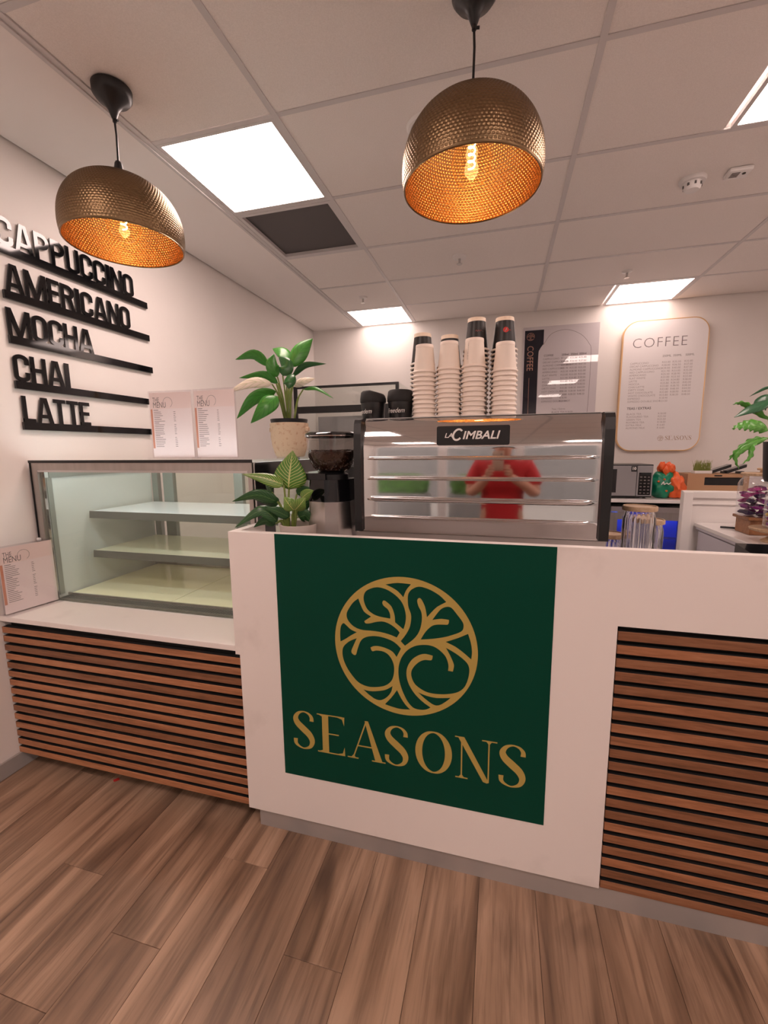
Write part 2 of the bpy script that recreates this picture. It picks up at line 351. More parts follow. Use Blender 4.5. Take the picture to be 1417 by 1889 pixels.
for k, x in enumerate((-2.6, -.9)):
    h = thing('hedge_planter', (x, YF - 1.2, -.02), 'clipped green hedge in a planter outside the shop front, ' + ('farther from the door' if k else 'nearer the left wall'), 'planter', 'hedge planters outside')
    P('trough', 'mall_wall', h, lambda m: m.cbox(x, x + 1.3, YF - 1.4, YF - 1.0, -.02, .6, .01))
    def hedge(m):
        bm = bmesh.new(); bmesh.ops.create_icosphere(bm, subdivisions=4, radius=1)
        for v in bm.verts:
            q = v.co; e = [math.copysign(abs(c) ** .45, c) for c in q]; j = 1 + random.uniform(-.08, .08)
            v.co = Vector((x + .65 + e[0] * .62 * j, YF - 1.2 + e[1] * .19 * j, .80 + e[2] * .24 * j))
        m.addbm(bm)
    P('foliage', 'hedge', h, hedge)

# ceiling: mineral tiles in a T-bar grid, plaster border along the left wall
ceil = struct('ceiling')
P('slab', 'plaster', ceil, lambda m: m.box(XL, XR, YF, YB, ZC + .045, ZC + .1))
P('plaster_border', 'plaster', ceil, lambda m: m.box(XL + .012, LX[0] - .03, YF, YB, ZC - .002, ZC + .044))
P('shadow_gap', 'gap', ceil, lambda m: m.box(XL, XL + .012, YF, YB, ZC + .006, ZC + .04))
P('edge_trim', 'bar', ceil, lambda m: (m.box(LX[0] - .03, LX[0] - .014, YF, YB, ZC - .006, ZC + .02), m.box(LX[0] - .014, LX[0] + .010, YF, YB, ZC - .001, ZC + .02)))
ROWS = [1.756 + .6 * k for k in range(-9, 5)] + [YB]
LIGHTS = [(x, y) for y in (-3.044, -.644, 1.756, 4.156) for x in (-1.513, .887)] + [(3.0, -.644), (3.0, 1.756)]
def has_light(x, y): return any(abs(x - a) < .01 and abs(y - b_) < .01 for a, b_ in LIGHTS)
tmesh = {}
def tile(x0, x1, y0, y1):
    k = (round(x1 - x0, 3), round(y1 - y0, 3))
    if k not in tmesh:
        o = MB().box(.012, k[0] - .012, .012, k[1] - .012, .004, .02).build('ceiling_tile', 'tile', ceil); tmesh[k] = o.data
    else: o = link('ceiling_tile', tmesh[k], ceil)
    o.location = (x0, y0, ZC)
for r in range(len(ROWS) - 1):
    y0, y1 = ROWS[r], ROWS[r + 1]
    for c in range(5):
        x0 = LX[c]; x1 = LX[c + 1] if c < 4 else XR
        if c == 0:
            if has_light(x0, y0) or abs(y0 - 2.356) < .01: continue
            tile(x0, x1, y0, y1)
        elif c == 2 and has_light(.887, y0): tile(x0, .887, y0, y1)
        elif c == 4 and has_light(3.0, y0): tile(3.6, x1, y0, y1); tile(x0, 3.0, y0, y1)
        else: tile(x0, x1, y0, y1)
bars = {}
for x in LX[1:]:
    P('grid_bar', 'bar', ceil, lambda m: m.box(x - .012, x + .012, YF, YB, ZC, ZC + .006))
for y in ROWS[:-1]:
    P('grid_bar', 'bar', ceil, lambda m: m.box(LX[0] + .01, XR, y - .011, y + .011, ZC + .0012, ZC + .0062))
for x, y in LIGHTS:
    y1 = min(y + .6, YB)
    where = {(-1.513, 1.756): 'square lit ceiling panel beside the square vent grille', (.887, 1.756): 'lit ceiling panel cut by the right edge of the picture', (-1.513, 4.156): 'small lit ceiling panel against the back wall above the paper cups, left one', (.887, 4.156): 'lit ceiling panel against the back wall above the gold-edged menu board'}.get((x, y), 'lit ceiling panel overhead behind the photographer, %s column' % ('left' if x < 0 else 'right' if x > 2 else 'middle'))
    t = thing('light_panel', (x, y, ZC), where, 'ceiling light', 'lit ceiling panels')
    if y < 0 and x != 3.0: t['label'] = where + (', by the shop front' if y < -2 else ', above the standing person')
    P('frame', 'bar', t, lambda m: (m.box(x + .012, x + .03, y + .012, y1 - .012, ZC + .001, ZC + .02), m.box(x + .57, x + .588, y + .012, y1 - .012, ZC + .001, ZC + .02), m.box(x + .03, x + .57, y + .012, y + .026, ZC + .001, ZC + .02), m.box(x + .03, x + .57, y1 - .026, y1 - .012, ZC + .001, ZC + .02)))
    P('diffuser', 'panel_light_dim' if y > 4 else 'panel_light', t, lambda m: m.box(x + .03, x + .57, y + .026, y1 - .026, ZC + .003, ZC + .008))
# air vent
t = thing('air_vent', (LX[0], 2.356, ZC), 'square dark slotted air vent grille in the ceiling next to the lit panel', 'vent')
x, y = LX[0], 2.356
P('duct', 'gap', t, lambda m: m.box(x + .015, x + .585, y + .015, y + .585, ZC + .022, ZC + .03))
P('frame', 'bar', t, lambda m: (m.box(x + .012, x + .035, y + .012, y + .588, ZC + .0, ZC + .02), m.box(x + .565, x + .588, y + .012, y + .588, ZC, ZC + .02), m.box(x + .035, x + .565, y + .012, y + .035, ZC, ZC + .02), m.box(x + .035, x + .565, y + .565, y + .588, ZC, ZC + .02)))
sl = MB()
a, w_ = math.radians(40), .0055
M4 = [(-w_, -.0008), (w_, -.0008), (w_, .0008), (-w_, .0008)]
pts = [(u * math.cos(a) - v * math.sin(a), u * math.sin(a) + v * math.cos(a)) for u, v in M4]
for e in (0, .53): sl.v += [(p[0], e, p[1]) for p in pts]
sl.face(0, 1, 2, 3); sl.face(7, 6, 5, 4)
for i in range(4): j = (i + 1) % 4; sl.face(i, i + 4, j + 4, j)
s0 = sl.build('slat', 'louvre', t); NS = 28
for k in range(NS):
    o = s0 if k == 0 else s0.copy()
    if k: COL.objects.link(o)
    o.parent = t; o.location = (.035 + (k + .5) * .53 / NS, .035, .011)
# sprinklers and detectors
def sprinkler(x, y, label, big=False):
    t = thing('sprinkler', (x, y, ZC), label, 'sprinkler', 'ceiling sprinklers')
    r = .05 if big else .038
    P('escutcheon', 'white_plastic', t, lambda m: m.lathe([(0, -.012), (r * .5, -.012), (r * .92, -.006), (r, .004)], (x, y, ZC), 24), smooth=True)
    P('nozzle', 'steel', t, lambda m: (m.cyl((x, y, ZC - .01), (x, y, ZC - .045), .009, .007, 10), m.cyl((x, y, ZC - .045), (x, y, ZC - .048), .02, .02, 14)), smooth=True)
sprinkler(-.317, 3.262, 'white round ceiling sprinkler near the copper lamp over the machine', True)
sprinkler(-1.21, 3.836, 'ceiling sprinkler in front of the left back-wall light panel')
sprinkler(.892, 3.872, 'ceiling sprinkler in front of the light panel over the menu board')
t = thing('smoke_detector', (.895, 2.707, ZC), 'round white smoke detector on a base ring with slots on the ceiling', 'detector')
c = (.895, 2.707, ZC)
P('base', 'white_plastic', t, lambda m: m.lathe([(0, -.014), (.055, -.014), (.06, -.004), (.06, .004)], c, 28), smooth=True)
P('dome', 'white_plastic', t, lambda m: m.lathe([(0, -.05), (.03, -.048), (.038, -.038), (.04, -.014)], c, 28), smooth=True)
for k in range(8):
    a = k * PI / 4
    P('slot', 'gap', t, lambda m: m.box(c[0] + .0385 * math.cos(a) - .004, c[0] + .0385 * math.cos(a) + .004, c[1] + .0385 * math.sin(a) - .004, c[1] + .0385 * math.sin(a) + .004, ZC - .034, ZC - .022))
t = thing('motion_sensor', (1.079, 2.685, ZC), 'flat white square sensor with a black eye on the ceiling', 'sensor')
P('housing', 'white_plastic', t, lambda m: m.cbox(1.03, 1.13, 2.645, 2.725, ZC - .018, ZC + .004, .008), smooth=True)
P('eye', 'black_gloss', t, lambda m: m.lathe([(0, -.022), (.007, -.021), (.009, -.016)], (1.10, 2.675, ZC), 14), smooth=True)
P('grille', 'mid_print', t, lambda m: [m.box(1.045, 1.08, 2.66 + k * .009, 2.664 + k * .009, ZC - .0195, ZC - .017) for k in range(5)])
t = thing('ceiling_speaker', (-.331, 1.99, ZC), 'white ring of a round ceiling speaker half hidden by the big copper lamp', 'speaker')
P('ring', 'white_plastic', t, lambda m: m.lathe([(.07, 0), (.075, -.008), (.085, -.008), (.092, .004)], (-.331, 1.99, ZC), 40), smooth=True)
P('grille', 'bar', t, lambda m: m.lathe([(0, -.003), (.072, -.003), (.072, .004)], (-.331, 1.99, ZC), 40), smooth=True)

# ------------------------------------------------------------------ counters
sc_ = thing('service_counter', (0, 1.4, 0), 'tall white stone service counter carrying the coffee machine and green logo sign', 'counter')
CX1 = 1.75
def fp(m):
    poly = [(-.911, 1.147), (-.911, .693), (-.893, .693), (-.893, .072), (.332, .072), (.332, .927), (CX1, .927), (CX1, 1.147)]
    m.prism(poly, .03, front(0, 0, 1.309))
P('front_panel', 'stone', sc_, fp)
P('side_panel', 'stone', sc_, lambda m: m.box(-.911, -.881, 1.309, 1.475, .76, 1.147))
P('side_panel', 'stone', sc_, lambda m: m.box(-.908, -.88, 1.475, 1.95, .0, .96))
P('worktop', 'stone', sc_, lambda m: m.box(-.88, CX1, 1.309, 1.98, .93, .96))
P('carcass', 'slot_black', sc_, lambda m: m.box(-.86, CX1 - .02, 1.345, 1.93, .0, .929))
P('plinth', 'plinth_metal', sc_, lambda m: m.box(-.853, CX1, 1.288, 1.344, 0, .071))
back = P('slat_panel', 'slot_black', sc_, lambda m: m.box(.334, CX1, 1.312, 1.34, .073, .925))
def slats(parent, x0, x1, ztop, n, pitch):
    me = None
    for k in range(n):
        if me is None:
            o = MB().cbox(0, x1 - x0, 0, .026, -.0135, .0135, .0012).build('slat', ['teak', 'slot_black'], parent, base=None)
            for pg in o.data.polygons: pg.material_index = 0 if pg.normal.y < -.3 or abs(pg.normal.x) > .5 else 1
            o.data.transform(Matrix.Translation(wloc(parent))); me = o.data
        else: o = link('slat', me, parent)
        o.location = Vector((x0, 1.285, ztop - .0135 - k * pitch)) - wloc(parent)
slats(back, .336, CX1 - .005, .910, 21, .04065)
dc = thing('display_counter', (-1.5, 1.4, 0), 'low white topped counter with wooden slats under the glass display case', 'counter')
P('worktop', 'stone', dc, lambda m: m.box(XL + .001, -.912, 1.281, 2.2, .703, .725, .002))
P('carcass', 'slot_black', dc, lambda m: m.box(XL + .01, -.93, 1.5, 2.19, .0, .702))
bk = P('slat_panel', 'slot_black', dc, lambda m: m.box(XL + .02, -.911, 1.312, 1.47, .078, .7))
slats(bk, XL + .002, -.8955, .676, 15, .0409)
# green logo sign
sg = thing('logo_sign', (-.284, 1.279, .7), 'dark green square sign with gold tree emblem and the word SEASONS', 'sign')
P('green_panel', 'green_vinyl', sg, lambda m: m.box(-.731, .163, 1.2775, 1.279, .253, 1.1465))

# gold tree emblem: disc with the gaps between the branches cut out (millimetres about the disc centre)
HOLES = [
[(-58,206.5,1),(-19,214.5),(25,213.5,1),(10,193.5),(0,168.5,1),(-16,185.5),(-36,197.5)],
[(0,61.5,1),(-27,82.5,1),(-29,106.5),(-38,132.5),(-52,146.5),(-64,152.5),(-69,144.5),(-64,134.5),(-52,125.5),(-44,110.5),(-43,93.5,1),(-77,96.5),(-100,103.5),(-120,118.5),(-131,143.5),(-131,164.5),(-121,181.5),(-95,193.5),(-72,194.5),(-46,186.5),(-19,168.5),(-1,145.5),(8,113.5),(7,86.5)],
[(-150,152.5,1),(-142,130.5),(-130,108.5),(-107,94.5,1),(-131,76.5,1),(-126,69.5),(-110,71.5),(-89,78.5),(-66,81.5),(-43,74.5),(-22,60.5),(-12,49.5,1),(-22,31.5,1),(-47,39.5),(-78,44.5),(-109,45.5),(-141,45.5),(-168,54.5),(-188,74.5),(-192,96.5),(-181,119.5),(-167,138.5)],
[(-204,62.5),(-192,54.5),(-177,42.5),(-157,35.5,1),(-179,21.5),(-198,7.5),(-216,-3.5,1),(-217,19.5),(-214,48.5)],
[(-158,14.5,1),(-168,-7.5),(-178,-32.5),(-174,-42.5),(-163,-44.5),(-156,-22.5),(-145,5.5),(-129,20.5),(-101,28.5),(-70,27.5),(-39,19.5),(-20,7.5),(-8,-4.5,1),(-23,-35.5,1),(-36,-19.5),(-55,-10.5),(-78,-5.5),(-98,-6.5),(-111,-12.5,1),(-105,-24.5),(-90,-20.5),(-67,-21.5),(-49,-31.5),(-36,-51.5),(-31,-75.5),(-34,-103.5),(-44,-125.5),(-64,-141.5),(-92,-150.5),(-124,-152.5),(-156,-141.5),(-184,-111.5),(-202,-80.5),(-210,-49.5),(-207,-23.5),(-190,-3.5),(-173,7.5)],
[(-139,-165.5,1),(-112,-167.5),(-84,-162.5),(-60,-154.5),(-37,-138.5,1),(-42,-159.5),(-56,-180.5),(-76,-194.5),(-96,-194.5),(-116,-183.5)],
[(-22,-150.5,1),(-9,-175.5),(6,-197.5),(23,-213.5,1),(-10,-216.5),(-37,-213.5),(-64,-207.5,1),(-41,-179.5)],
[(90,-195.5,1),(63,-178.5),(37,-154.5),(18,-124.5),(10,-93.5),(13,-65.5),(27,-39.5),(48,-21.5),(70,-13.5),(95,-16.5,1),(91,-31.5),(70,-33.5),(52,-42.5),(35,-60.5),(26,-79.5),(27,-99.5),(38,-121.5),(59,-136.5),(82,-144.5),(112,-145.5),(144,-140.5),(173,-130.5),(193,-113.5),(205,-86.5),(210,-51.5),(204,-29.5),(186,-12.5),(161,3.5),(136,15.5,1),(150,-9.5),(161,-34.5),(162,-46.5),(159,-61.5,1),(144,-60.5,1),(145,-40.5),(136,-14.5),(117,4.5),(96,15.5),(70,17.5),(40,10.5),(14,-6.5),(-5,-32.5),(-15,-61.5),(-17,-89.5),(-13,-121.5),(-2,-155.5),(14,-186.5),(33,-205.5),(56,-208.5),(75,-204.5)],
[(47,-147.5,1),(74,-155.5),(108,-158.5),(154,-151.5,1),(137,-168.5),(116,-183.5),(97,-183.5),(71,-167.5)],
[(204,68.5,1),(213,39.5),(217,10.5),(215,-14.5,1),(189,6.5),(164,22.5),(135,34.5,1),(171,50.5)],
[(56,33.5,1),(70,58.5),(88,79.5),(106,88.5),(140,91.5,1),(144,96.5),(145,107.5,1),(120,108.5),(93,102.5,1),(106,122.5),(120,140.5),(137,149.5),(152,147.5),(169,128.5),(187,104.5),(190,89.5),(184,74.5),(163,62.5),(131,49.5),(92,39.5)],
[(5,6.5,1),(-9,20.5,1),(10,48.5),(22,76.5),(25,111.5),(16,140.5),(15,174.5),(23,192.5),(40,204.5),(58,207.5),(87,199.5),(116,183.5),(136,164.5,1),(109,147.5),(91,128.5),(76,109.5,1),(70,141.5),(60,163.5),(52,170.5),(45,162.5),(49,143.5),(58,125.5),(60,99.5),(53,64.5),(36,35.5)],
]
def smooth_outline(pts):
    k = len(pts); out = []
    for i in range(k):
        p0, p1, p2, p3 = [pts[(i + j) % k] for j in (-1, 0, 1, 2)]
        a, b_ = Vector(p1[:2]), Vector(p2[:2])
        ta = Vector((0, 0)) if len(p1) > 2 else (b_ - Vector(p0[:2])) * .5
        tb = Vector((0, 0)) if len(p2) > 2 else (Vector(p3[:2]) - a) * .5
        if len(p1) > 2: ta = (b_ - a) * .6
        if len(p2) > 2: tb = (b_ - a) * .6
        d = (b_ - a).length
        for t_ in (ta, tb):
            if t_.length > d * 1.2: t_ *= d * 1.2 / t_.length
        for j in range(5):
            t = j / 5
            out.append(a * (2 * t ** 3 - 3 * t * t + 1) + ta * (t ** 3 - 2 * t * t + t) + b_ * (-2 * t ** 3 + 3 * t * t) + tb * (t ** 3 - t * t))
    return out
EMB = filled2d([arc(0, 0, 235, 235, 0, 360, 96)[:-1]] + [smooth_outline(h) for h in HOLES], 1.2)
P('tree_emblem', 'gold_vinyl', sg, lambda m: add2d(m, EMB, front(-.285, .7925, 1.2774, .001)))

# serif capitals (unit cap height)
def sS(m, M, d):
    sp = [(.50, .76, .105), (.495, .86, .085), (.42, .95, .05), (.29, .985, .03), (.155, .93, .075), (.08, .80, .125), (.13, .665, .155), (.28, .53, .17), (.43, .395, .16), (.50, .24, .13), (.445, .085, .085), (.29, .015, .03), (.16, .045, .045), (.07, .125, .085), (.06, .245, .105)]
    q = crom(sp, 6); m.ribbon([(p.x, p.y) for p in q], [p.z for p in q], d, M)
def sE(m, M, d):
    m.prism([(.13, .0), (.29, .0), (.29, 1), (.13, 1)], d, M)
    for y in (.0, .975): m.prism([(0, y), (.66, y), (.66, y + .025), (0, y + .025)], d * .98, M)
    m.prism([(.29, .5), (.55, .5), (.55, .525), (.29, .525)], d * .98, M)
    m.prism([(.69, .78), (.70, 1), (.52, .975), (.64, .94)], d * .96, M); m.prism([(.52, .025), (.70, 0), (.69, .22), (.64, .06)], d * .96, M)
    m.prism([(0, 0), (.13, .0), (.13, .06)], d * .96, M); m.prism([(.13, .94), (.13, 1), (0, 1)], d * .96, M)
def sA(m, M, d):
    m.ribbon([(.135, .0), (.47, .98)], .03, d, M); m.prism([(.435, 1), (.52, 1), (.86, 0), (.69, 0)], d * .98, M)
    m.prism([(.24, .33), (.63, .33), (.63, .358), (.24, .358)], d * .96, M)
    for a, b_ in ((0, .27), (.60, .93)): m.prism([(a, 0), (b_, 0), (b_, .025), (a, .025)], d * .94, M)
    m.prism([(.09, .02), (.2, .02), (.155, .10)], d * .92, M)
def sO(m, M, d):
    n = 48; pts = []; ws = []
    for i in range(n):
        a = 2 * PI * i / n; pts.append((.408 + .335 * math.cos(a), .5 + .495 * math.sin(a))); ws.append(.03 + .125 * abs(math.cos(a)) ** 1.3)
    m.ribbon(pts, ws, d, M, True)
def sN(m, M, d):
    m.prism([(.06, 1), (.20, 1), (.745, .0), (.70, -.02), (.62, .0)], d, M)
    m.prism([(.135, .0), (.165, .0), (.165, .95), (.135, .95)], d * .98, M); m.prism([(.715, .0), (.745, .0), (.745, 1), (.715, 1)], d * .98, M)
    for a, b_, y in ((0, .2, .975), (.58, .9, .975), (.02, .29, 0)): m.prism([(a, y), (b_, y), (b_, y + .025), (a, y + .025)], d * .96, M)
    m.prism([(.67, .98), (.79, .98), (.73, .90)], d * .94, M); m.prism([(.09, .02), (.21, .02), (.15, .10)], d * .94, M)
SEAS = [(sS, 0), (sE, .094), (sA, .206), (sS, .339), (sO, .446), (sN, .575), (sS, .712)]
for fn, dx in SEAS:
    P('letter', 'gold_vinyl', sg, lambda m: fn(m, front(-.691 + dx, .3655, 1.2774, .1465), .008))

# ------------------------------------------------------------------ words on the left wall
def wallM(y, z, s):  # plane facing +X
    return lambda u, v, d=0: (XL + .006 + d, y + u * s, z + v * s)
S_ = .15
def gC(m, M, d, w): m.ribbon([(w - S_ / 2, .64), (w - S_ / 2, .78)] + arc(w / 2, .79, w / 2 - S_ / 2, .21 - S_ / 2 + .0, 0, 180, 10) + arc(w / 2, .21, w / 2 - S_ / 2, .21 - S_ / 2, 180, 360, 10) + [(w - S_ / 2, .36)], S_, d, M)
def gO(m, M, d, w): m.ribbon(arc(w / 2, .79, w / 2 - S_ / 2, .21 - S_ / 2, 0, 180, 10) + arc(w / 2, .21, w / 2 - S_ / 2, .21 - S_ / 2, 180, 360, 10), S_, d, M, True)
def gU(m, M, d, w): m.ribbon([(S_ / 2, 1), (S_ / 2, .3)] + arc(w / 2, .21, w / 2 - S_ / 2, .21 - S_ / 2, 180, 360, 10) + [(w - S_ / 2, .3), (w - S_ / 2, 1)], S_, d, M)
def bar(m, M, d, x0, x1, y0, y1, k=1): m.prism([(x0, y0), (x1, y0), (x1, y1), (x0, y1)], d * k, M)
def gI(m, M, d, w): bar(m, M, d, 0, w, 0, 1)
def bowl(m, M, d, w, y0): m.ribbon([(.02, 1 - S_ / 2), (w * .45, 1 - S_ / 2)] + arc(w * .5, (1 + y0) / 2, w * .5 - S_ / 2, (1 - y0) / 2 - S_ / 2, 85, -85, 12) + [(w * .45, y0 + S_ / 2), (.02, y0 + S_ / 2)], S_, d * .99, M)
def gP(m, M, d, w): bar(m, M, d, 0, S_, 0, 1); bowl(m, M, d, w, .42)
def gR(m, M, d, w): bar(m, M, d, 0, S_, 0, 1); bowl(m, M, d, w, .45); m.prism([(w * .45, .5), (w * .78, .5), (w, 0), (w - S_, 0)], d * .98, M)
def gA(m, M, d, w):
    m.prism([(0, 0), (S_ * .95, 0), (w / 2 + .02, 1), (w / 2 - .12, 1)], d, M); m.prism([(w - S_ * .95, 0), (w, 0), (w / 2 + .12, 1), (w / 2 - .02, 1)], d * .99, M); bar(m, M, d, w * .2, w * .8, .2, .34, .98)
def gN(m, M, d, w): bar(m, M, d, 0, S_ * .92, 0, 1); bar(m, M, d, w - S_ * .92, w, 0, 1); m.prism([(0, 1), (S_ * 1.1, 1), (w, 0), (w - S_ * 1.1, 0)], d * .99, M)
def gM(m, M, d, w): bar(m, M, d, 0, S_ * .9, 0, 1); bar(m, M, d, w - S_ * .9, w, 0, 1); m.prism([(0, 1), (S_ * 1.15, 1), (w / 2 + .07, .0), (w / 2 - .07, .0)], d * .99, M); m.prism([(w - S_ * 1.15, 1), (w, 1), (w / 2 + .07, .0), (w / 2 - .07, .0)], d * .98, M)
def gE(m, M, d, w):
    bar(m, M, d, 0, S_, 0, 1)
    for y in (0, .43, 1 - .15): bar(m, M, d, 0, w - (.04 if y == .43 else 0), y, y + .15, .99)
def gH(m, M, d, w): bar(m, M, d, 0, S_, 0, 1); bar(m, M, d, w - S_, w, 0, 1); bar(m, M, d, 0, w, .42, .57, .99)
def gL(m, M, d, w): bar(m, M, d, 0, S_, 0, 1); bar(m, M, d, 0, w, 0, .15, .99)
def gT(m, M, d, w): bar(m, M, d, w / 2 - S_ / 2, w / 2 + S_ / 2, 0, 1); bar(m, M, d, 0, w, .85, 1, .99)
GL = dict(C=(gC, .5), O=(gO, .5), U=(gU, .5), I=(gI, .165), P=(gP, .5), R=(gR, .52), A=(gA, .58), N=(gN, .54), M=(gM, .72), E=(gE, .42), H=(gH, .52), L=(gL, .40), T=(gT, .45))
WORDS = [('CAPPUCCINO', 1.462, 2.172, 2.304, 2.262), ('AMERICANO', 1.476, 2.128, 2.118, 2.258), ('MOCHA', 1.464, 1.874, 1.932, 2.262), ('CHAI', 1.466, 1.722, 1.741, 2.212), ('LATTE', 1.482, 1.812, 1.562, 2.212)]
for word, y0, y1, z, yr in WORDS:
    t = thing('word_sign', (XL, y0, z), 'black raised letters %s standing on a thin rail on the left wall' % word, 'sign', 'coffee words on the left wall')
    P('rail', 'black_gloss', t, lambda m: m.box(XL + .004, XL + .016, 1.464 if word != 'LATTE' else 1.476, yr, z - .034, z))
    hgt = .117; gapw = .06
    tot = sum(GL[c][1] for c in word); sc = ((y1 - y0) / hgt - gapw * (len(word) - 1)) / tot; u = 0
    for c in word:
        fn, w_ = GL[c]; ww = w_ * sc
        P('letter', 'black_gloss', t, lambda m: fn(m, wallM(y0 + u * hgt, z - .001, hgt), .006, ww)); u += ww + gapw

# ------------------------------------------------------------------ glass display case on the low counter
DX0, DX1, DY0, DY1, DZ0, DZ1 = -2.066, -.926, 1.48, 2.17, .7265, 1.392
t = thing('display_case', ((DX0 + DX1) / 2, 1.8, DZ0), 'empty glass display case with two shelves and aluminium frame by the left wall', 'display case')
for a, b_ in ((DX0, DX0 + .034), (DX1 - .022, DX1 - .004)): P('corner_post', 'alu', t, lambda m: m.box(a, b_, DY0, DY0 + .03, DZ0, 1.38))
P('top_rail', 'alu', t, lambda m: m.box(DX0 + .034, DX1 - .022, DY0, DY0 + .03, 1.347, 1.38)); P('top_rail', 'alu', t, lambda m: m.box(DX0, DX1, DY1 - .03, DY1, 1.34, 1.38))
P('edge_strip', 'black', t, lambda m: (m.box(DX0 - .006, DX1, DY0 - .006, DY0 - .0005, 1.379, 1.391), m.box(DX0 - .005, DX0 - .001, DY0 - .004, DY0 + .002, DZ0, 1.379)))
P('top_glass', 'case_glass', t, lambda m: m.box(DX0, DX1, DY0, DY1, 1.3805, 1.3915))
P('front_glass', 'case_glass', t, lambda m: m.box(DX0 + .035, DX1 - .023, DY0 + .006, DY0 + .012, DZ0 + .004, 1.346))
P('glass_bead', 'chrome', t, lambda m: (m.box(DX0 + .036, DX0 + .043, DY0 + .014, DY0 + .024, DZ0 + .01, 1.346), m.box(DX0 + .036, DX1 - .024, DY0 + .0, DY0 + .005, 1.338, 1.3465)))
P('side_wall', 'case_panel', t, lambda m: m.box(DX0 + .002, DX0 + .03, DY0 + .032, DY1 - .03, DZ0, 1.379))
P('side_trim', 'case_post', t, lambda m: (m.box(DX0 + .031, DX0 + .036, DY0 + .05, DY1 - .04, 1.31, 1.34), m.box(DX0 + .031, DX0 + .036, DY0 + .036, DY0 + .06, DZ0 + .02, 1.31)))
sg2 = P('side_glass', 'case_glass', t, lambda m: m.box(DX1 - .003, DX1, DY0 + .0, DY1, DZ0, 1.379))
P('black_border', 'black_gloss', t, lambda m: (m.box(DX1 + .0004, DX1 + .003, DY0 + .012, DY0 + .15, DZ0, 1.379), m.box(DX1 + .0004, DX1 + .003, DY0 + .15, DY1, 1.318, 1.379), m.box(DX1 + .0004, DX1 + .003, DY1 - .06, DY1, DZ0, 1.318)))
P('edge_strip', 'chrome', t, lambda m: m.box(DX1 + .0004, DX1 + .004, DY0 + .006, DY0 + .0115, DZ0, 1.379))
for x0, x1 in ((-2.03, -1.99), (-1.95, -1.88), (-1.465, -1.41), (-1.0, -.945)):
    P('back_post', 'case_post', t, lambda m: m.box(x0, x1, DY1 - .03, DY1 - .002, DZ0 + .03, 1.34))
P('back_door', 'case_glass', t, lambda m: m.box(-1.88, -1.465, DY1 - .02, DY1 - .014, DZ0 + .03, 1.34))
P('back_door', 'case_glass', t, lambda m: m.box(-1.41, -1.0, DY1 - .02, DY1 - .014, DZ0 + .03, 1.34))
P('back_rail', 'alu', t, lambda m: m.box(DX0 + .03, DX1 - .004, DY1 - .05, DY1, DZ0, DZ0 + .03))
for z, mt in ((1.118, 'shelf_cool_lit'), (.914, 'shelf_warm_lit')):
    sh = P('shelf', mt, t, lambda m: m.box(-2.012, -.95, 1.70, 2.12, z, z + .010))
    P('front_strip', 'shelf_strip', sh, lambda m: m.prism([(1.694, z - .024), (1.700, z - .024), (1.700, z + .012), (1.697, z + .012)], 1.062, lambda u, v, d: (-2.012 + d, u, v)))
P('deck', 'deck_warm_lit', t, lambda m: (m.box(-2.02, -1.44, 1.563, 2.12, .73, .743), m.box(-1.437, -.955, 1.563, 2.12, .73, .743)))
P('deck_edge', 'alu', t, lambda m: m.box(-2.03, -.95, 1.553, 1.5625, .728, .746))
gr = P('vent_grille', 'shelf_strip', t, lambda m: m.box(-2.02, -.95, 1.500, 1.552, .728, .738))
P('slot', 'slot_black', gr, lambda m: [m.prism([(x, 1.505), (x + .006, 1.505), (x + .016, 1.547), (x + .010, 1.547)], .0006, lambda u, v, d: (u, v, .738 + d)) for x in [-2.01 + .0125 * k for k in range(84)]])['kind'] = 'stuff'
P('lamp_tube', 'case_lamp', t, lambda m: m.cyl((-1.98, 1.53, 1.366), (-.98, 1.53, 1.366), .008, n=12), smooth=True)
P('catch', 'white_plastic', t, lambda m: m.cbox(DX0 - .006, DX0 + .012, DY0 - .012, DY0 - .001, 1.02, 1.034, .002))

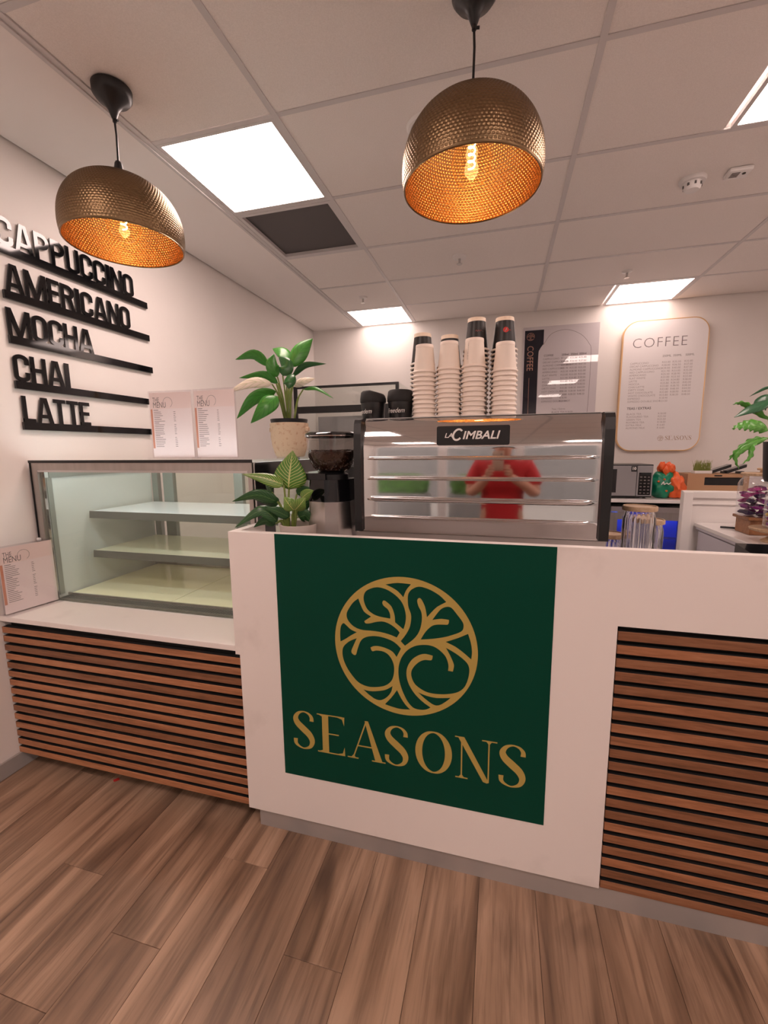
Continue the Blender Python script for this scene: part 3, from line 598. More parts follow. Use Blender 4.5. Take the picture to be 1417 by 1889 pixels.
# ------------------------------------------------------------------ acrylic menu stands
random.seed(3)
def menu_stand(base, rotz, label, cols):
    t = thing('menu_stand', (0, 0, 0), label, 'menu', 'acrylic menu stands')
    w, h = .21, .297
    P('holder', 'acrylic', t, lambda m: (m.box(-w / 2 - .006, w / 2 + .006, -.004, -.002, .004, h + .008), m.box(-w / 2 - .006, w / 2 + .006, .002, .004, .004, h + .008), m.box(-w / 2 - .006, w / 2 + .006, -.035, .035, .0, .004)))
    pp = P('paper', 'paper_pink', t, lambda m: m.box(-w / 2, w / 2, -.001, .001, .006, h))
    P('heading_band', 'paper_head', pp, lambda m: m.box(-w / 2, w / 2, -.0013, -.001, h * .76, h))
    P('stripe', 'terracotta', pp, lambda m: m.box(-w / 2 + .001, -w / 2 + .011, -.0013, -.001, h * .16, h * .755))
    M = lambda x, z, s: (lambda u, v, d=0: (x + u * s, -.0014, z + v * s))
    P('heading', 'grey_print', pp, lambda m: (add2d(m, text2d('THE', .030, sx=.62), M(-w / 2 + .015, h * .86, 1)), add2d(m, text2d('MENU', .036, sx=.68), M(-w / 2 + .015, h * .775, 1))))
    P('ring_mark', 'grey_print', pp, lambda m: m.ribbon(arc(-w / 2 + .092, h * .85, .023, .023, -60, 200, 24), .0012, .0002, lambda u, v, d: (u, -.0013 - d, v)))
    def lines(m):
        y = h * .735; g = 0
        for k in range(cols):
            l = random.uniform(.03, .055) if g else .024
            m.box(-w / 2 + .017, -w / 2 + .017 + l, -.0014, -.0011, y, y + .0022 + (0 if g else .0006))
            if g: m.box(-w / 2 + .118, -w / 2 + .118 + random.uniform(.008, .012), -.0014, -.0011, y, y + .0022)
            y -= h * .58 / cols; g = (g + 1) % 7
    P('small_print', 'mid_print', pp, lines)['kind'] = 'stuff'
    t.location = base; t.rotation_euler = (0, 0, rotz); return t
menu_stand((-1.455, 1.68, 1.3925), math.radians(4), 'pink menu in a clear stand on the display case, left of two', 21)
menu_stand((-1.225, 1.68, 1.3925), math.radians(-2), 'pink menu in a clear stand on the display case, right one nearer the potted lily', 20)
menu_stand((XL + .048, 1.392, .7255), math.radians(82), 'pink menu in a clear stand low on the white ledge at the left wall', 21)

# ------------------------------------------------------------------ coffee machine
MX0, MX1, MY, MZ0, MZ1 = -.477, .305, 1.47, 1.13, 1.535
t = thing('espresso_machine', (-.085, 1.72, .96), 'polished steel espresso machine with black side cheeks standing on the white counter', 'coffee machine')
def prof():
    pts = [(MY + .002, MZ0)]
    ribs = [1.186, 1.2535, 1.324, 1.3945]; z = MZ0 + .004
    while z < 1.43:
        b_ = 0
        for r in ribs:
            e = (z - r) / .0052
            if abs(e) < 1: b_ = .0036 * (1 - e * e)
        pts.append((MY - b_ - .0, z)); z += .0013 if any(abs(z - r) < .008 for r in ribs) else .006
    pts += [(MY + .001, 1.44), (MY + .003, 1.455), (MY + .006, 1.47), (MY + .010, 1.485), (MY + .015, 1.50), (MY + .021, 1.512), (MY + .03, 1.523), (MY + .042, 1.531), (MY + .06, 1.535)]
    return pts
def panel(m):
    pr = prof(); nx = 60; k = len(pr)
    for i in range(nx + 1):
        u = i / nx; x = MX0 + u * (MX1 - MX0); e = min(u, 1 - u) * (MX1 - MX0)
        for y, z in pr:
            ribbed = y < MY - 1e-6
            f = 1.0 if e > .036 else max(0, min(1, (e - .024) / .012))
            yy = (MY + (y - MY) * f) if ribbed else y
            bow = .0025 * (2 * u - 1) ** 2 + .0015 * ((z - 1.29) / .16) ** 2 * (1 if z < 1.44 else 1)
            m.v.append((x, yy + bow, z))
    for i in range(nx):
        for j in range(k - 1): m.face(i * k + j, (i + 1) * k + j, (i + 1) * k + j + 1, i * k + j + 1)
P('back_panel', 'chrome', t, panel, smooth=True, angle=80)
P('body', 'steel', t, lambda m: m.box(MX0 + .004, MX1 - .004, MY + .075, 1.98, 1.06, 1.5355))
P('cup_rail', 'steel', t, lambda m: m.box(MX0, MX1, MY + .055, 1.985, 1.5348, 1.5365))
P('base_plate', 'steel', t, lambda m: m.cbox(MX0 - .035, MX1 + .03, MY + .02, 1.98, 1.075, 1.129, .004))
for x in (-.42, .25):
    for y in (1.56, 1.92): P('foot', 'steel', t, lambda m: m.cyl((x, y, .9605), (x, y, 1.076), .02, .02, 14), smooth=True)
def cheek(m, x0, x1):
    poly = [(MY - .012, MZ0 + .002), (MY - .014, 1.40), (MY - .010, 1.48), (MY - .004, 1.516), (MY + .006, 1.530), (MY + .022, 1.534), (1.97, 1.534), (1.97, MZ0 + .002)]
    m.prism(poly, x1 - x0, lambda u, v, d: (x0 + d, u, v))
P('side_cheek', 'black', t, lambda m: cheek(m, MX0 - .027, MX0 - .0005)); P('side_cheek', 'black', t, lambda m: cheek(m, MX1 + .0005, MX1 + .029))
pl = P('name_plate', 'black', t, lambda m: m.prism(rrect(-.210, .027, 1.4375, 1.5, .006), .004, front(0, 0, 1.4705)))
M = front(0, 0, 1.4662)
def fit_text(s_, w, h, shear, bold):
    v, f = text2d(s_, 1.0, shear=shear, bold=bold); x0 = min(p[0] for p in v); x1 = max(p[0] for p in v); y1 = max(p[1] for p in v)
    return [((p[0] - x0) * w / (x1 - x0), p[1] * h / y1, 0) for p in v], f
def lacim(m):
    add2d(m, fit_text('LA', .027, .015, .25, .012), front(-.183, 1.462, 1.4662)); add2d(m, fit_text('IMBALI', .121, .026, .25, .02), front(-.1235, 1.457, 1.4662))
    m.ribbon([(-.140 + a + b_ * .25, 1.4715 + b_) for a, b_ in arc(0, 0, .0145, .0175, 40, 322, 24)], .0062, .0003, front(0, 0, 1.4664))
P('brand_lettering', 'white_print', pl, lacim)

# ------------------------------------------------------------------ paper cups on the machine
def cup_mesh(h, rr, rb, black):
    mb = MB(); prof_ = [(0, h - .006), (rb - .003, h - .006), (rb - .002, h), (rb, h), (rb + .0004, h - .004)]
    for k in range(1, 9): q = k / 8; prof_.append((rb + (rr - .003 - rb) * q, h - .004 - (h - .012) * q))
    prof_ += [(rr - .0015, .0085), (rr, .0055), (rr, .002), (rr - .002, .0), (rr - .005, .002)]
    mb.lathe(prof_, n=28); return mb
def paper_cup(black, kind):
    h, rr, rb = (.113, .045, .031) if black else (.096, .0415, .0305)
    me_o = cup_mesh(h, rr, rb, black)
    return me_o, h, rr, rb
def build_cup(name, base, black, label, group, top):
    key = (black, top)
    h, rr, rb = (.113, .045, .031) if black else (.096, .0415, .0305)
    if key not in CUPS:
        t = thing(name, (0, 0, 0), label, 'cup', group)
        mb = cup_mesh(h, rr, rb, black); o = mb.build('cup_body', 'cup_black' if black else 'paper_cup', t, smooth=True)
        P('rolled_rim', 'cup_rim', t, lambda m: m.lathe([(rr - .003, .0072), (rr + .0005, .0068), (rr + .0022, .005), (rr + .0024, .003), (rr + .001, .0006), (rr - .003, .0)], n=28), smooth=True)
        if black and top: P('base_band', 'cup_cream', t, lambda m: m.lathe([(rb + .0003, h + .0003), (rb + .0006, h), (rb + .0016, h - .013)], n=28), smooth=True)
        if not black and top: P('base_band', 'cup_rim', t, lambda m: m.lathe([(rb + .0003, h + .0003), (rb + .0008, h - .001), (rb + .0014, h - .010), (rb + .0008, h - .0105)], n=28), smooth=True)
        CUPS[key] = t
    else: t = copy_tree(CUPS[key])
    tag(t, label, 'cup', group); t.location = base; return t
CUPS = {}
ORDN = 'first second third fourth fifth sixth seventh eighth ninth tenth eleventh twelfth thirteenth fourteenth fifteenth sixteenth seventeenth eighteenth'.split()
ORD = ['leftmost', 'second from the left', 'third from the left', 'rightmost']
FRONT = [(-.271, 1.787), (-.184, 1.792), (-.0975, 1.796), (.005, 1.777)]
REAR = [(-.294, 1.848), (-.193, 1.834), (-.097, 1.886), (.001, 1.880)]
for row, (black, yc, lst) in enumerate(((False, 1.573, FRONT), (True, 1.664, REAR))):
    nm = 'black' if black else 'cream'; h = .113 if black else .096
    for s, (x, ztop) in enumerate(lst):
        n = round((ztop - 1.5368 - h) / .0157) + 1; pitch = (ztop - 1.5368 - h) / (n - 1)
        for k in range(n):
            top = k == n - 1
            if top: lab = 'upturned %s paper cup on top of the %s %s stack' % (nm, ORD[s], 'back' if black else 'front')
            elif k == 0: lab = 'lowest %s paper cup in the %s %s stack' % (nm, ORD[s], 'back' if black else 'front')
            else: lab = '%s paper cup, %s from the bottom of the %s %s stack' % (nm, ORDN[k], ORD[s], 'back' if black else 'front')
            c = build_cup('paper_cup', (x, yc, 1.5368 + k * pitch), black, lab, '%s paper cups on the espresso machine' % nm, top)
            c.rotation_euler = (0, 0, random.uniform(0, 6))
            if top and black:
                c.rotation_euler = (0, 0, 0)
                def print_(m, zoff=0):
                    def Mc(u, v, d=0):
                        z = .045 + v; r = .031 + (.045 - .003 - .031) * (h - z) / h + .0006; a = -PI / 2 + .12 + u / r
                        return (x + r * math.cos(a), yc + r * math.sin(a), 1.5368 + k * pitch + z)
                    return Mc
                Mc = print_(None)
                if s == 3:
                    P('red_disc', 'red_print', c, lambda m: [m.face(*range(len(m.v) - 4, len(m.v))) for i in range(16) for q in [m.v.extend([Mc(.0095 * math.cos(2 * PI * (i + e) / 16) * g, .0095 * math.sin(2 * PI * (i + e) / 16) * g + .022) for e, g in ((0, .02), (0, 1), (1, 1), (1, .02))])]])
                    P('white_mark', 'white_print', c, lambda m: m.ribbon([(-.004, .0155), (.0005, .0225), (.0035, .0285), (.0005, .024), (.003, .021)], .0016, .0, lambda u, v, d: tuple(Vector(Mc(u, v)) + Vector((0, -.0006, 0)))))
                else:
                    P('script_mark', 'white_print' if s == 2 else 'red_print', c, lambda m: m.ribbon([(p.x, p.y) for p in crom([(-.006, .018), (-.002, .022), (.001, .017), (.005, .022), (.009, .018), (.013, .022), (.018, .019)], 4)], .0012, .0, lambda u, v, d: tuple(Vector(Mc(u, v)) + Vector((0, -.0003, 0)))))
            if top and not black and s == 2:
                c.rotation_euler = (0, 0, 0)
                P('side_print', 'grey_print', c, lambda m: add2d(m, text2d('CUPS RECYCLABLE', .0065), lambda u, v, d=0: (x + math.cos(-PI / 2 - .62) * (.0312 + (.096 - .025 - u) / .096 * .0095) + v * .6, yc + math.sin(-PI / 2 - .62) * (.0314 + (.096 - .025 - u) / .096 * .0095) - v * .3 - .0012, 1.5368 + k * pitch + .025 + u)))
# reusable black cups
for i, (x, lab) in enumerate(((-.4685, 'black reusable coffee cup with white script, at the machine corner'), (-.3635, 'black reusable coffee cup with white script, next to the paper cups'))):
    t = thing('reusable_cup', (x, 1.59, 1.5368), lab, 'cup', 'black reusable cups')
    c = (x, 1.59, 1.5368)
    P('cup_body', 'black', t, lambda m: m.lathe([(0, 0), (.039, 0), (.041, .003), (.046, .055), (.046, .0595)], c, 32), smooth=True)
    P('clear_band', 'clear_glass', t, lambda m: m.lathe([(.0462, .0597), (.0468, .063)], c, 32), smooth=True)
    def lid(m):
        m.lathe([(.0468, .0605), (.049, .064), (.049, .074), (.0455, .098), (.040, .103), (0, .103)], c, 32)
        for q, v in enumerate(m.v):
            if v[2] - c[2] > .08: m.v[q] = (v[0], v[1], v[2] - max(0, (v[0] - x) * .28 * (1 if i == 0 else .1)))
    P('lid', 'black_matte', t, lid, smooth=True)
    a0 = -.55 if i == 0 else .05
    def Mk(u, v, d=0):
        a = -PI / 2 + a0 - (.2 if i else 0) + u / .045 - .12; r = .0465
        return (x + r * math.cos(a), 1.59 + r * math.sin(a), 1.5368 + .02 + v)
    P('script', 'white_print', t, lambda m: add2d(m, text2d('Freedem', .024, 'CENTER', shear=.35, sx=.85), Mk))

# ------------------------------------------------------------------ coffee grinder
gx, gy = -.612, 1.52
t = thing('coffee_grinder', (gx, gy, .96), 'silver and black coffee grinder with clear bean hopper beside the machine', 'grinder')
def body(z0, z1, w0, w1, d0, d1):
    def f(m):
        for z, w_, d_ in ((z0, w0, d0), (z1, w1, d1)):
            m.v += [(gx + a * w_, gy + b_ * d_, z) for a, b_ in ((-1, -.45), (-.82, -.8), (.05, -1), (.62, -.86), (1, -.3), (1, .8), (-1, .8))]
        n = 7; m.face(*range(n)[::-1]); m.face(*range(n, 2 * n))
        for i in range(n): j = (i + 1) % n; m.face(i, j, n + j, n + i)
    return f
P('lower_housing', 'steel', t, body(.9605, 1.238, .092, .078, .10, .092))
P('upper_housing', 'black_gloss', t, body(1.2385, 1.318, .080, .076, .094, .088))
P('collar', 'black', t, lambda m: m.lathe([(0, 1.318), (.06, 1.318), (.06, 1.335), (.045, 1.345), (0, 1.345)], (gx, gy, 0), 32), smooth=True)
P('lever', 'black', t, lambda m: m.prism([(-.105, .0), (-.10, -.012), (-.05, -.02), (.0, -.02), (.0, .006), (-.105, .008)], .03, lambda u, v, d: (gx + u, gy - .07 + d, 1.333 + v)))
P('hopper', 'hopper_glass', t, lambda m: m.lathe([(.046, 1.345), (.058, 1.352), (.078, 1.378), (.088, 1.402), (.091, 1.42), (.093, 1.472)], (gx, gy, 0), 48), smooth=True)
P('lid', 'black_gloss', t, lambda m: m.lathe([(.0925, 1.470), (.097, 1.472), (.098, 1.482), (.09, 1.489), (.03, 1.491), (0, 1.491)], (gx, gy, 0), 48), smooth=True)
P('lid_rim', 'chrome', t, lambda m: m.lathe([(.0982, 1.474), (.099, 1.476), (.0982, 1.478)], (gx, gy, 0), 48), smooth=True)
P('bean_fill', 'bean', t, lambda m: m.lathe([(0, 1.346), (.044, 1.346), (.055, 1.352), (.075, 1.378), (.085, 1.402), (.088, 1.419), (.08, 1.421), (0, 1.418)], (gx, gy, 0), 48), smooth=True)
def beans(m):
    for k in range(520):
        if k < 260:
            rr = .085 * math.sqrt(random.random()); a = random.uniform(0, 2 * PI); p = Vector((gx + rr * math.cos(a), gy + rr * math.sin(a), 1.420 + random.uniform(-.001, .003)))
        else:
            h = random.random(); rr = .056 + .031 * h ** .5; a = random.uniform(PI * .9, PI * 2.1); p = Vector((gx + rr * math.cos(a), gy + rr * math.sin(a), 1.352 + h * .068))
        bm = bmesh.new(); bmesh.ops.create_icosphere(bm, subdivisions=1, radius=1)
        ro = Matrix.Rotation(random.uniform(0, 6), 3, 'X') @ Matrix.Rotation(random.uniform(0, 6), 3, 'Z')
        for v in bm.verts: v.co = p + ro @ Vector((v.co.x * .0052, v.co.y * .0036, v.co.z * .0028))
        m.addbm(bm)
P('coffee_beans', 'bean', t, beans, smooth=True)['kind'] = 'stuff'

# ------------------------------------------------------------------ hammered copper pendant lamps
SP = [(.206, 0), (.2095, .012), (.212, .03), (.2125, .05), (.211, .075), (.2065, .10), (.198, .125), (.185, .15), (.166, .175), (.140, .197), (.106, .215), (.068, .227), (.03, .232), (.02, .2325)]
sp_ = crom([(r, z, 0) for r, z in SP], 24); acc = [0]
for a, b_ in zip(sp_, sp_[1:]): acc.append(acc[-1] + (b_ - a).length)
NR = 160; prof_s = []
for k in range(NR + 1):
    q = acc[-1] * k / NR; i = max(j for j in range(len(acc)) if acc[j] <= q + 1e-9); i = min(i, len(sp_) - 2)
    e = (q - acc[i]) / max(1e-9, acc[i + 1] - acc[i]); prof_s.append(((sp_[i] + (sp_[i + 1] - sp_[i]) * e), q))
def shade(m, off, amp):
    nb = 112; n = nb * 4; K = len(prof_s); ROWP = acc[-1] / 40
    for i in range(n):
        a = 2 * PI * i / n
        for p, q in prof_s:
            row = q / ROWP - .8; ri = math.floor(row); fr = row - ri; env = 1 if 0 < row < 37 else 0
            u = (a / (2 * PI) * nb + (.5 if ri % 2 else 0)) % 1.0
            d = amp * env * max(0, 1 - ((u - .5) * 2) ** 2) * max(0, 1 - ((fr - .5) * 2) ** 2)
            r = p.x - off - d * .9; m.v.append((r * math.cos(a), r * math.sin(a), p.y - d * .3))
    for i in range(n):
        j = (i + 1) % n
        for q in range(K - 1): m.face(i * K + q, j * K + q, j * K + q + 1, i * K + q + 1)
def pendant(x, y, zr, label):
    global PEND
    if PEND is None:
        t = thing('pendant_lamp', (0, 0, 0), label, 'pendant lamp', 'copper pendant lamps')
        sh = P('shade', 'shade_out', t, lambda m: shade(m, 0, .0024), smooth=True, angle=80)
        P('lining', 'shade_in', sh, lambda m: shade(m, .0012, .0036), smooth=True, angle=80)
        P('rim', 'shade_out', sh, lambda m: m.lathe([(.2035, .001), (.2065, .001), (.2075, -.0015), (.2055, -.003), (.203, -.0015)], n=96), smooth=True)
        P('cap', 'black', t, lambda m: m.lathe([(.036, .2315), (.03, .24), (.016, .268), (.013, .285), (.009, .292), (0, .292)], n=24), smooth=True)
        P('lamp_holder', 'black', t, lambda m: m.lathe([(0, .232), (.024, .231), (.022, .165), (.018, .16), (0, .16)], n=24), smooth=True)
        bl = P('bulb', 'bulb_glass', t, lambda m: m.lathe([(.016, .165), (.018, .150), (.032, .132), (.050, .110), (.060, .082), (.058, .052), (.044, .026), (.02, .012), (0, .009)], n=32), smooth=True)
        pts = [(.010 * math.cos(k * .55), .010 * math.sin(k * .55), .145 - k * .0017) for k in range(52)]
        P('filament', 'filament', bl, lambda m: m.tube(pts, .0022, 6), smooth=True)
        P('cord', 'black', t, lambda m: m.tube([(.0, 0, .29), (.002, .001, .38), (-.001, 0, .45), (0, 0, .50)], .0038, 8), smooth=True)
        P('ceiling_rose', 'black', t, lambda m: m.lathe([(0, .435), (.008, .435), (.012, .445), (.018, .462), (.032, .482), (.055, .497), (.066, .512), (.067, .5345), (0, .5345)], n=36), smooth=True)
        P('cord_grip', 'black', t, lambda m: (m.cyl((.004, 0, .43), (.016, 0, .428), .004, .004, 8), m.cyl((0, 0, .425), (0, 0, .44), .007, .007, 10)), smooth=True)
        lt = bpy.data.lights.new('bulb_light', 'POINT'); lt.energy = .20; lt.color = (1, .60, .33); lt.shadow_soft_size = .02
        lo = bpy.data.objects.new('bulb_light', lt); COL.objects.link(lo); lo.parent = bl; lo.location = (0, 0, .10)
        PEND = t
    else: t = copy_tree(PEND)
    tag(t, label); t.location = (x, y, zr); return t
PEND = None
pendant(-1.425, 1.475, 2.2165, 'hammered copper dome lamp hanging in front of the black wall words')
pendant(-.111, 1.475, 2.2165, 'hammered copper dome lamp hanging above the espresso machine, filament in full view')

# ------------------------------------------------------------------ plants (points in metres from the pot's foot)
LILY = [
([(-0.009,0.000,0.192),(0.013,0.020,0.442),(0.062,0.040,0.521),(0.115,0.060,0.579)],0.081,0),
([(-0.012,0.000,0.193),(0.003,0.050,0.454),(-0.057,0.070,0.524),(-0.129,0.100,0.556)],0.066,0),
([(-0.022,0.000,0.193),(-0.089,-0.020,0.447),(-0.146,-0.050,0.497),(-0.234,-0.080,0.474)],0.048,0),
([(-0.016,0.000,0.193),(-0.027,-0.050,0.386),(-0.042,-0.070,0.438),(-0.035,-0.060,0.491)],0.063,0),
([(-0.003,0.000,0.192),(0.012,-0.070,0.386),(0.027,-0.060,0.433),(-0.027,-0.030,0.484)],0.069,1),
([(0.004,0.000,0.192),(0.029,0.000,0.393),(0.107,-0.020,0.438),(0.229,-0.050,0.433)],0.030,1),
([(-0.016,0.000,0.193),(-0.031,-0.040,0.359),(-0.095,-0.060,0.396),(-0.206,-0.100,0.383)],0.042,0),
([(-0.016,0.000,0.193),(-0.052,-0.060,0.352),(-0.137,-0.100,0.356),(-0.245,-0.140,0.312)],0.051,2),
([(-0.025,0.000,0.193),(-0.037,-0.050,0.319),(-0.128,-0.100,0.284),(-0.219,-0.120,0.188)],0.060,0),
([(-0.025,0.000,0.193),(-0.016,-0.080,0.290),(-0.055,-0.120,0.241),(-0.130,-0.140,0.163)],0.081,0),
([(0.007,0.000,0.192),(0.045,-0.030,0.346),(0.111,-0.050,0.357),(0.175,-0.060,0.367)],0.039,2),
([(-0.006,0.000,0.192),(0.042,-0.080,0.383),(0.068,-0.110,0.350),(0.066,-0.120,0.317)],0.063,1),
([(0.030,0.000,0.191),(0.083,0.000,0.329),(0.164,-0.020,0.325),(0.256,-0.040,0.274)],0.018,0),
]
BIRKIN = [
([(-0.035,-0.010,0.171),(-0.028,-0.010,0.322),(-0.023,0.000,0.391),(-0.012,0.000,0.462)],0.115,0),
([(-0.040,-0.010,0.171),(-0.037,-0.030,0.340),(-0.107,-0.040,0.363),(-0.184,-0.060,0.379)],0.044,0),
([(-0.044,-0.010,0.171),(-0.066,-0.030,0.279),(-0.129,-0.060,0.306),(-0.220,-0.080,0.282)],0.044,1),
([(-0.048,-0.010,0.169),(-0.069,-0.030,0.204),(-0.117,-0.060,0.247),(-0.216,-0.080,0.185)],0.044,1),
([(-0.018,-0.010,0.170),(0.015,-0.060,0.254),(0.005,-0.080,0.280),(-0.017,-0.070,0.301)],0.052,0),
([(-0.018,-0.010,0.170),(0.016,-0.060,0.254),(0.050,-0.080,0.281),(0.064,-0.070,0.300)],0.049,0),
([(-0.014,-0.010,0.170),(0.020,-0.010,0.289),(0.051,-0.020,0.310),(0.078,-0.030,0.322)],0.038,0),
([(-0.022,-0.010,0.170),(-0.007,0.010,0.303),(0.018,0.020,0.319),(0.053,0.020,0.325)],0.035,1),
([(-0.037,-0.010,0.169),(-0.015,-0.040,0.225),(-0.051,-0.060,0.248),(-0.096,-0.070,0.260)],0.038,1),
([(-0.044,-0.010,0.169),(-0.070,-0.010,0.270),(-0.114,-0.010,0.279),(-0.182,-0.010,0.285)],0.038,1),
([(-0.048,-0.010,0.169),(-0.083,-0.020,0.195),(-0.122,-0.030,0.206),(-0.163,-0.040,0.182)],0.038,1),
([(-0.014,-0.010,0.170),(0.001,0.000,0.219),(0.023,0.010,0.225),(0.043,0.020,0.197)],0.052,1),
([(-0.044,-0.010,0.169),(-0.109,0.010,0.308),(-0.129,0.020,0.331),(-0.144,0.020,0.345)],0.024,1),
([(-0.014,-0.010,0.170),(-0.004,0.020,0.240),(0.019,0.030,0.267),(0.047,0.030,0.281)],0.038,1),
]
FERN = [
([(-0.002,0.000,0.167),(-0.046,-0.030,0.208),(-0.118,-0.060,0.191),(-0.182,-0.080,0.145),(-0.215,-0.080,0.107)],0.038,1),
([(-0.002,0.000,0.167),(-0.042,-0.030,0.248),(-0.116,-0.060,0.271),(-0.174,-0.080,0.269),(-0.222,-0.100,0.258)],0.054,1),
([(-0.002,0.000,0.167),(-0.032,0.000,0.301),(-0.095,0.000,0.350),(-0.149,0.000,0.383),(-0.186,0.000,0.379)],0.029,1),
([(-0.002,0.000,0.167),(-0.030,0.000,0.393),(-0.091,-0.030,0.361),(-0.147,-0.050,0.339),(-0.201,-0.060,0.311)],0.048,0),
([(-0.002,0.000,0.167),(-0.022,0.020,0.458),(-0.051,0.020,0.451),(-0.079,0.020,0.435),(-0.111,0.020,0.415)],0.013,0),
([(-0.002,0.000,0.167),(-0.076,-0.050,0.208),(-0.122,-0.080,0.179),(-0.135,-0.100,0.122),(-0.164,-0.100,0.090)],0.024,1),
([(-0.002,0.000,0.167),(-0.047,-0.050,0.213),(-0.150,-0.090,0.168),(-0.194,-0.100,0.122),(-0.176,-0.100,0.064)],0.026,1),
([(-0.002,0.000,0.167),(-0.004,0.050,0.380),(-0.025,0.050,0.387),(-0.049,0.050,0.382),(-0.082,0.030,0.355)],0.077,0),
([(-0.002,0.000,0.167),(0.043,0.000,0.248),(0.086,0.000,0.258),(0.112,0.000,0.235),(0.146,0.000,0.188)],0.051,1),
([(-0.002,0.000,0.167),(0.020,0.000,0.288),(0.053,0.000,0.339),(0.081,0.000,0.344),(0.113,0.000,0.315)],0.045,0),
]
def leaf_mesh(name, material, parent, pts, width, view, tilt, wavy=0, nl=14, nw=6, power=.8):
    path = crom([Vector(p) for p in pts], 8); n = nl; me = bpy.data.meshes.new(name); vs = []; uv = []
    for i in range(n + 1):
        q = i / n * (len(path) - 1); k = min(int(q), len(path) - 2); e = q - k; p = path[k].lerp(path[k + 1], e)
        tn = (path[min(k + 2, len(path) - 1)] - path[max(k - 1, 0)]).normalized()
        sd = tn.cross(view).normalized(); nm = sd.cross(tn).normalized(); u = i / n
        s2 = sd * math.cos(tilt) + nm * math.sin(tilt); n2 = nm * math.cos(tilt) - sd * math.sin(tilt)
        w = width * max(.012, math.sin(PI * min(1, u ** power)) ** .85 * (1 - .25 * u))*1.12 / max(.5, math.cos(tilt))
        for j in range(nw + 1):
            c = j / nw * 2 - 1; wv = wavy * width * math.sin(u * 38 + (3 if c > 0 else 0)) * abs(c)
            vs.append(p + s2 * (c * w / 2) + n2 * (-.10 * w * (1 - c * c) + wv) + s2 * (wv * .8 * c)); uv.append((j / nw, u))
    fs = [(i * (nw + 1) + j, i * (nw + 1) + j + 1, (i + 1) * (nw + 1) + j + 1, (i + 1) * (nw + 1) + j) for i in range(n) for j in range(nw)]
    me.from_pydata([tuple(v) for v in vs], [], fs); ul = me.uv_layers.new(name='UVMap')
    for lp in me.loops: ul.data[lp.index].uv = uv[lp.vertex_index]
    me.materials.append(MATS[material]); me.polygons.foreach_set('use_smooth', [True] * len(me.polygons))
    o = link(name, me, parent); md = o.modifiers.new('thickness', 'SOLIDIFY'); md.thickness = .0007; return o
def plant(t, data, mats, view, stem_r, wavy=None, power=.8, tilts=(.45, -.4)):
    for i, (pts, w, k) in enumerate(data):
        lf = leaf_mesh('leaf', mats[k], t, pts[1:], w, view, tilts[i % 2], (wavy or {}).get(k, 0), 30 if wavy else 14, 6, power)
        a, b_ = Vector(pts[0]), Vector(pts[1]); mid = a.lerp(b_, .5) + Vector((0, 0, .02)); mid.x = a.x * .6 + b_.x * .4
        mb = MB().tube([tuple(p) for p in crom([a, mid, b_], 4)], [stem_r * 1.2] * 5 + [stem_r * .8] * 4, 6); mb.build('stem', 'stem', lf, smooth=True, base=(0, 0, 0))
view = Vector((-.46, .88, .1)).normalized()
t = thing('potted_lily', (-1.03, 2.0, 1.392), 'peace lily with broad green leaves in a speckled clay pot on the display case', 'potted plant')
c = (-1.03, 2.0, 1.392)
P('pot', 'pot_clay', t, lambda m: m.lathe([(0, .001), (.066, .001), (.072, .006), (.086, .05), (.093, .10), (.092, .145), (.095, .152), (.095, .166), (.088, .168), (.086, .15), (0, .15)], c, 40), smooth=True)
for s in (-1, 1): P('handle', 'pot_clay', t, lambda m: m.cbox(c[0] + s * .097 - .01, c[0] + s * .097 + .01, c[1] - .014, c[1] + .014, c[2] + .125, c[2] + .147, .005), smooth=True)
P('inner_pot', 'black', t, lambda m: m.lathe([(.08, .14), (.088, .185), (.092, .186), (.092, .181), (.085, .15)], c, 36), smooth=True)
P('soil', 'soil', t, lambda m: m.lathe([(0, .176), (.04, .175), (.085, .17), (.085, .16)], c, 24), smooth=True)
plant(t, LILY, ['lily_leaf', 'lily_dark', 'lily_pale'], view, .0042)
t = thing('potted_philodendron', (-.715, 1.43, .962), 'white veined philodendron in a grey pot tucked into the counter corner', 'potted plant')
c = (-.715, 1.43, .9605)
P('pot', 'pot_grey', t, lambda m: m.lathe([(0, 0), (.05, 0), (.054, .004), (.068, .18), (.07, .196), (.066, .197), (.06, .17), (0, .17)], c, 36), smooth=True)
P('soil', 'soil', t, lambda m: m.lathe([(0, .178), (.03, .177), (.061, .172)], c, 20), smooth=True)
BIRK = [([(p[0] * 1.0, p[1], p[2]) for p in pts], w, k) for pts, w, k in BIRKIN]
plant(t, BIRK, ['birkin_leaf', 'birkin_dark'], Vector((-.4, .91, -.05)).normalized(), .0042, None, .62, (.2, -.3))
t = thing('potted_fern', (1.286, 2.55, 1.25), 'crinkly leaved fern in a ribbed black pot at the right edge', 'potted plant')
c = (1.335, 2.55, 1.25)
P('pot', 'black', t, lambda m: m.lathe([(0, .0), (.062, .0), (.07, .02), (.082, .19), (.084, .195), (.08, .195), (.076, .17), (0, .17)], c, 72, rf=lambda r, h, a: r + (.0014 * math.sin(h * 520) if .01 < h < .185 and r > .06 else 0)), smooth=True)
plant(t, FERN, ['fern_dark', 'fern_leaf'], Vector((.45, .88, .0)).normalized(), .003, {1: .10}, .7, (.3, -.35))

